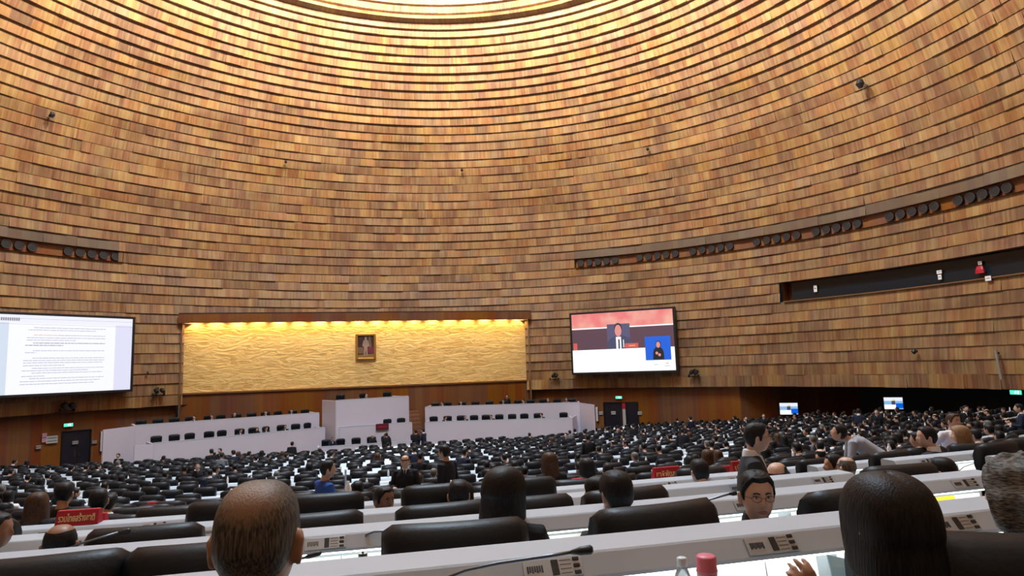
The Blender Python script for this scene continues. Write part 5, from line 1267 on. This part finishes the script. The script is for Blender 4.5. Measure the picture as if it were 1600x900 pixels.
P8 = make_person('sit', 0.08, hyaw=0.5, hair='bob', hcol='black', skin='tan', suit='black', shirt='white', arms='desk', detail=1, women=True)
head_place(P8, 931, 744, 4.6, 0.55, 'person turned left with dark bobbed hair and a white collar, centre', fix=2)
P9 = make_person('sit', 0.03, hyaw=-0.6, hair='long', hcol='black', skin='tan', suit='black', arms='desk', detail=1, women=True)
head_place(P9, 786, 728, 3.7, -0.15, 'person in black with long black hair towering over the middle chair', fix=2)
P10 = make_person('sit', 0.03, hair='short', hcol='black', skin='tan', suit='black', detail=1)
head_place(P10, 716, 748, 5.3, 0.1, 'person with short black hair in front of the wide middle chair', fix=3)
P11 = make_person('sit', 0.02, hyaw=0.2, hair='bald', hcol='black', skin='brown', suit='black', detail=1)
head_place(P11, 96, 815, 3.5, 0.2, 'bald brown-skinned person from behind at the lower left', fix=2)
P12 = make_person('sit', 0.02, hyaw=-1.2, hair='short', hcol='black', skin='brown', suit='black', detail=1)
head_place(P12, -2, 800, 4.2, -0.2, 'person cut off by the left picture edge', fix=2)
P13 = make_person('sit', 0.04, hyaw=0.2, hair='long', hcol='brown', skin='tan', suit='black', detail=1, women=True)
head_place(P13, 60, 768, 6.2, 0.1, 'person with long reddish brown hair at the left', fix=3)
P14 = make_person('sit', 0.03, hair='short', hcol='black', skin='tan', suit='black', detail=1)
head_place(P14, 102, 741, 8.0, 0.15, 'broad person in a black suit from behind, left', fix=5)
P15 = copy_tree(P14); head_place(P15, 155, 762, 7.6, 0.5, 'person in a black suit right of the broad one, left', fix=5)
P16 = make_person('sit', 0.10, hpitch=0.05, hair='bald', hcol='black', skin='fair', suit='black', shirt='white', arms='fold', detail=1, face=True)
head_place(P16, 1213, 711, 6.1, PI-0.7, 'balding pale person in black facing left behind the standing one', fix=4)
P17 = make_person('sit', 0.12, hyaw=0.5, hair='short', hcol='black', skin='tan', suit='grey', detail=1)
head_place(P17, 1302, 681, 8.2, 0.9, 'person in a striped grey top leaning left, right of centre', fix=5)
P18 = make_person('sit', 0.03, hair='bald', hcol='grey', skin='fair', suit='black', detail=1)
head_place(P18, 1321, 700, 8.0, 0.3, 'bald pale person in black beside the grey top', fix=5)
P19 = make_person('bend', 0.2, hpitch=-0.4, hair='fringe', hcol='black', skin='tan', suit='ltgrey', trousers='charcoal', arms='lean', detail=1, women=True)
head_place(P19, 1316, 659, 11.0, 1.2, 'person in a light grey jacket bending over a desk, right')
P20 = make_person('stand', 0.02, hair='short', hcol='brown', skin='fair', suit='white', trousers='charcoal', arms='hips', detail=1, face=True)
head_place(P20, 1489, 645, 9.5, PI+0.25, 'standing person in a white short collared shirt facing the camera, right')
P21 = make_person('sit', 0.04, hyaw=0.6, hair='long', hcol='blonde', skin='fair', suit='brightblue', detail=1, women=True)
head_place(P21, 1500, 664, 9.0, 0.5, 'person with long fair hair in bright blue in front of the white shirt')
P22 = make_person('sit', 0.04, hyaw=0.7, hair='short', hcol='black', skin='fair', suit='charcoal', shirt='white', detail=1)
head_place(P22, 1447, 660, 8.5, 0.6, 'person in a dark suit with white collar turned left, right side')
P23 = make_person('sit', 0.03, hyaw=0.2, hair='short', hcol='black', skin='tan', suit='charcoal', shirt='white', detail=1)
head_place(P23, 1471, 713, 5.6, 0.4, 'person with cropped black hair and white collar behind the white desk corner', fix=3)
P24 = make_person('stand', 0.02, hyaw=0.3, hair='long', hcol='brown', skin='tan', suit='black', detail=1, women=True, arms='fwd')
head_place(P24, 858, 706, 8.6, 0.3, 'standing person in black with long brown hair, centre')
P25 = make_person('stand', 0.0, hair='short', hcol='black', skin='tan', suit='black', detail=1, arms='down')
head_place(P25, 694, 688, 12.5, 1.1, 'dark standing person seen from behind, centre')
P26 = make_person('stand', 0.0, hair='bald', hcol='black', skin='tan', suit='black', shirt='white', tie='navy', detail=1, arms='fwd', face=True)
head_place(P26, 633, 710, 13.5, PI, 'balding person in black suit facing the camera, centre')
P27 = make_person('stand', 0.0, hyaw=-0.3, hair='short', hcol='black', skin='tan', suit='blue', trousers='green', detail=1, arms='fwd')
head_place(P27, 512, 718, 9.2, -0.9, 'standing person in a dark blue shirt turned to the right, left of centre')
P28 = make_person('sit', 0.03, hyaw=0.2, hair='short', hcol='black', skin='tan', suit='black', shirt='white', detail=1)
head_place(P28, 1216, 685, 7.3, 0.9, 'person in a black suit looking left beyond the balding pale one', fix=5)
P29 = make_person('sit', 0.04, hair='short', hcol='black', skin='fair', suit='charcoal', shirt='white', detail=1)
head_place(P29, 1092, 716, 7.0, 0.2, 'person with a white collar between red name block and dark chair', fix=4)
# the pole beside the blue shirt
bp_ = atY(540, 790, 8.0); zz = fl(5); r = thing('floor_pole', 'thin pale pole standing right of the person in blue', 'pole', Matrix.Translation((bp_.x, bp_.y, zz)))
bm = bmesh.new(); cyl(bm, (0, 0, 0), 0.012, atY(540, 734, 8.0).z-zz, 10); mesh_obj('pole', bm, M['chrome'], r); bm = bmesh.new(); cyl(bm, (0, 0, 0), 0.13, 0.02, 20); mesh_obj('foot', bm, M['blackmetal'], r)
# cup in the raised hand of the bob-haired person
hp = atY(1308, 884, 1.74); r = thing('blue_folder', 'small light blue card held up beside the black bob', 'card', Matrix.Translation(hp) @ Matrix.Rotation(0.25, 4, 'Y') @ Matrix.Rotation(-0.75, 4, 'X'))
bm = bmesh.new(); box(bm, -0.022, 0.03, -0.002, 0.002, -0.05, 0.025, bev=0.001); mesh_obj('card', bm, mat('light_blue_card', (0.42, 0.74, 0.9), 0.5), r)
# --- prototypes for the crowd
PR = {}
def proto_p(key, desc, **kw): 
    o = make_person(**kw); PR[key] = (o, desc, {}); return o
proto_p('a', 'dark-haired person in a black suit', suit='black', shirt='white')
proto_p('b', 'dark-haired person in navy, looking left', suit='navy', shirt='white', hyaw=0.9, lean=0.1)
proto_p('c', 'dark-haired person in charcoal, looking right', suit='charcoal', shirt='white', hyaw=-0.9, skin='fair')
proto_p('d', 'person with long black hair in black', suit='black', hair='long', women=True, skin='fair')
proto_p('e', 'grey-haired person in a grey jacket', suit='grey', hair='short', hcol='grey')
proto_p('f', 'bald person in a black suit', suit='black', hair='bald', hcol='black', skin='fair')
proto_p('g', 'person with a black bob in a white blouse', suit='white', hair='bob', women=True, skin='fair')
proto_p('h', 'person leaning forward in a black suit', suit='black', lean=0.28, hpitch=-0.4)
proto_p('m', 'person in navy leaning sideways', suit='navy', lean=0.12, hroll=0.2, hyaw=-0.4, shirt='white')
proto_p('n', 'person in maroon with brown hair', suit='maroon', hair='long', hcol='brown', women=True)
ST_ = {}
for key, kw in {'back': dict(suit='black', arms='down'), 'front': dict(suit='black', shirt='white', tie='navy', arms='down', skin='fair'), 'side': dict(suit='navy', shirt='white', arms='fwd', skin='fair'), 'hips': dict(suit='black', arms='hips'), 'grey': dict(suit='grey', arms='fwd')}.items():
    ST_[key] = [make_person('bend' if key == 'bendb' else 'stand', lean=0.02, **kw), False]
def stand(key, px, py, Y, rz, label, fix=None, group=None):
    o0, used = ST_[key]; o = copy_tree(o0) if used else o0; ST_[key][1] = True
    head_place(o, px, py, Y, rz, label, group=group, fix=fix); return o
def stand_z(key, px, py, Y, rz, label, z):
    o = stand(key, px, py, Y, rz, label); t = atY(px, py, Y); o.location = (t.x, t.y, z); s = max(0.8, min(1.15, (t.z-z)/o['_top'])); o.scale = (s, s, s); return o
stand_z('back', 604, 676, 40.9, 0.2, 'person in a dark suit standing at the low bench desk of the podium', 0.0)
stand_z('side', 662, 667, 41.3, 1.2, 'person in black standing at the right end of the low bench desk', 0.0)
stand_z('back', 650, 671, 41.2, 0.8, 'person in black beside the bench end, nearer the stair', 0.0)
stand_z('front', 186, 708, 35.2, PI, 'person in a black suit standing before the podium end panel facing us', 0.0)
stand_z('hips', 255, 712, 33.0, 0.2, 'person with a hand on the hip standing before the left podium desk', 0.0)
stand_z('back', 331, 701, 32.5, 0.6, 'leftmost person of the standing group before the left podium', 0.2)
stand_z('front', 345, 700, 34.0, PI-0.3, 'person in black facing us in the group before the left podium', 0.2)
stand_z('grey', 346, 707, 29.5, 0.1, 'person in pale grey from behind in the group before the left podium', 0.4)
stand_z('side', 366, 703, 32.0, 1.0, 'person with black hair right of the grey jacket, left podium group', 0.2)
stand_z('back', 388, 705, 32.6, -0.5, 'rightmost person of the standing group before the left podium', 0.2)
stand_z('back', 288, 727, 22.0, 0.3, 'person in black bending between the rows, left', 1.1)
stand_z('front', 309, 722, 22.5, PI+0.4, 'person in a black suit with white shirt facing us, left rows', 1.1)
stand_z('side', 328, 733, 20.0, 0.4, 'person in a navy jacket from behind, left rows', 1.3)
stand_z('back', 456, 690, 37.5, 0.0, 'broad person in dark green-black before the left podium end', 0.0)
stand_z('side', 648, 697, 24.0, 0.4, 'first of three dark standing figures in the centre aisle', 1.2)
stand_z('back', 655, 706, 19.5, -0.3, 'second of three dark standing figures in the centre aisle', 1.4)
stand_z('side', 724, 700, 21.0, -0.6, 'person standing bent over a desk, right of the centre aisle', 1.3)
for px, py, Y, key, rz, lab in ((884, 676, 32, 'front', PI-0.5, 'person in black facing us below the right podium end'), (890, 672, 36, 'grey', 0.3, 'person in pale grey behind the one facing us below the right podium'), (913, 671, 34, 'back', 0.2, 'person in black at the corner of the right podium'),
    (947, 667, 35, 'side', 1.0, 'person turned left before the right dark door'), (965, 668, 36, 'front', PI, 'person facing us before the right dark door'), (989, 662, 37, 'back', 0.2, 'person in black under the right edge of the dark door'), (918, 678, 24, 'back', 0.2, 'tall dark person standing in the rows below the dark door'),
    (1066, 668, 26, 'back', -0.4, 'person in black standing among the rows right of the door'), (1078, 650, 38, 'side', 0.6, 'person standing near the brown wall right of the door'), (1165, 650, 36, 'front', PI, 'small person facing us before the dark brown wall'), (1193, 646, 36, 'front', PI-0.4, 'small person in a white collar before the brown wall'),
    (1258, 645, 34, 'side', 0.9, 'small person right of the lit monitor'), (1341, 638, 30, 'side', -0.6, 'person standing left in the dark recess'), (1369, 639, 30, 'front', PI-0.6, 'person standing facing left in the dark recess'), (1508, 633, 26, 'front', PI, 'person with a pale paper standing in the dark recess'), (1591, 626, 20, 'side', 0.9, 'person in a black suit standing at the right picture edge'),
    (1387, 646, 27, 'back', 0.3, 'person in black near the pole monitor')):
    stand(key, px, py, Y, rz, lab)
# podium people
def pod_person(key, root, L_, frac, y, z, rz, label):
    o0, desc, used = PR[key]; o = copy_tree(o0) if used else o0; used['x'] = 1
    M_ = root_matrix(root) @ Matrix.Translation(((frac-0.5)*L_, y, z)); o.location = M_.translation; o.rotation_euler = (0, 0, root.rotation_euler.z+PI+rz); tag(o, label, 'person'); return o
rp = random.Random(4)
for nm, fr, y, z, lab in (('Llow', (0.50, 0.60, 0.66, 0.78), 1.15, 0.95, 'lower left podium desk'), ('Lup', (0.30, 0.40, 0.52, 0.70, 0.86), 1.1, 1.85, 'upper left podium desk'), ('Rlow', (0.12, 0.26, 0.45, 0.80), 1.1, 0.95, 'lower right podium desk'), ('Rup', (0.10, 0.22, 0.50, 0.64, 0.80, 0.92), 1.0, 1.85, 'upper right podium desk'), ('Cmid', (0.10, 0.55), 0.85, 0.95, 'clerk desk'), ('Cbench', (0.12, 0.50, 0.62, 0.92), 0.7, 0.12, 'low bench desk'), ('Ctop', (0.5,), 1.3, 2.75, 'speaker block')):
    r, L_ = POD[nm]
    pls = ['nearest its left end', 'second from left', 'third from left', 'fourth from left', 'fifth from left', 'sixth from left']
    for q, f in enumerate(fr):
        key = rp.choice('abcefdm'); pod_person(key, r, L_, f, y, z, rp.uniform(-0.4, 0.4), f'{PR[key][1]} at the {lab}, {pls[q]}' if len(fr) > 1 else f'{PR[key][1]} on top of the {lab}')
stand_z('front', 792, 617, 50.3, PI, 'person in a black suit standing behind the upper right podium desk', 1.75)
# seated members in the rows
NEARP = [(o.location.x, o.location.y) for o in COL.objects if o.type == 'EMPTY' and o.name.startswith('person') and o.get('label')]
rq = random.Random(17); ncrowd = 0
for k, s, sec in SEATS:
    if k < 5 or k > 27: continue
    p = pos(rho(k)+0.80, s, fl(k)); px, py = topx(p+Vector((0, 0, 1.2)))
    if px < -20 or px > 1620: continue
    right = max(0.0, min(1.0, (px-850)/500)); prob = 0.13+0.45*right
    if px < 450: prob = 0.24
    if 450 < px < 850: prob = 0.11
    if k > 20: prob *= 0.8
    if rq.random() > prob: continue
    if any((p.x-a)**2+(p.y-b)**2 < 0.35 for a, b in NEARP): continue
    key = rq.choice('aaabbcccddefghhmmgn'); o0, desc, used = PR[key]; o = copy_tree(o0) if used else o0; used['x'] = 1
    th = s/(rho(k)+0.8)+SC0; sc_ = rq.uniform(0.97, 1.08)
    put(o, pos(rho(k)+0.74, s+rq.uniform(-.06, .06), fl(k)), th+rq.gauss(0, 0.25), sc_)
    tag(o, f'{desc}, seated, {ORD[k]} row, {sec}', 'person', f'people seated in the {ORD[k]} row, {sec}'); ncrowd += 1
for key in PR:
    if not PR[key][2]: 
        for c in list(KIDS(PR[key][0])): bpy.data.objects.remove(c)
        bpy.data.objects.remove(PR[key][0])
for o in COL.objects:
    for q in ('_top', '_hy'):
        if q in o: del o[q]
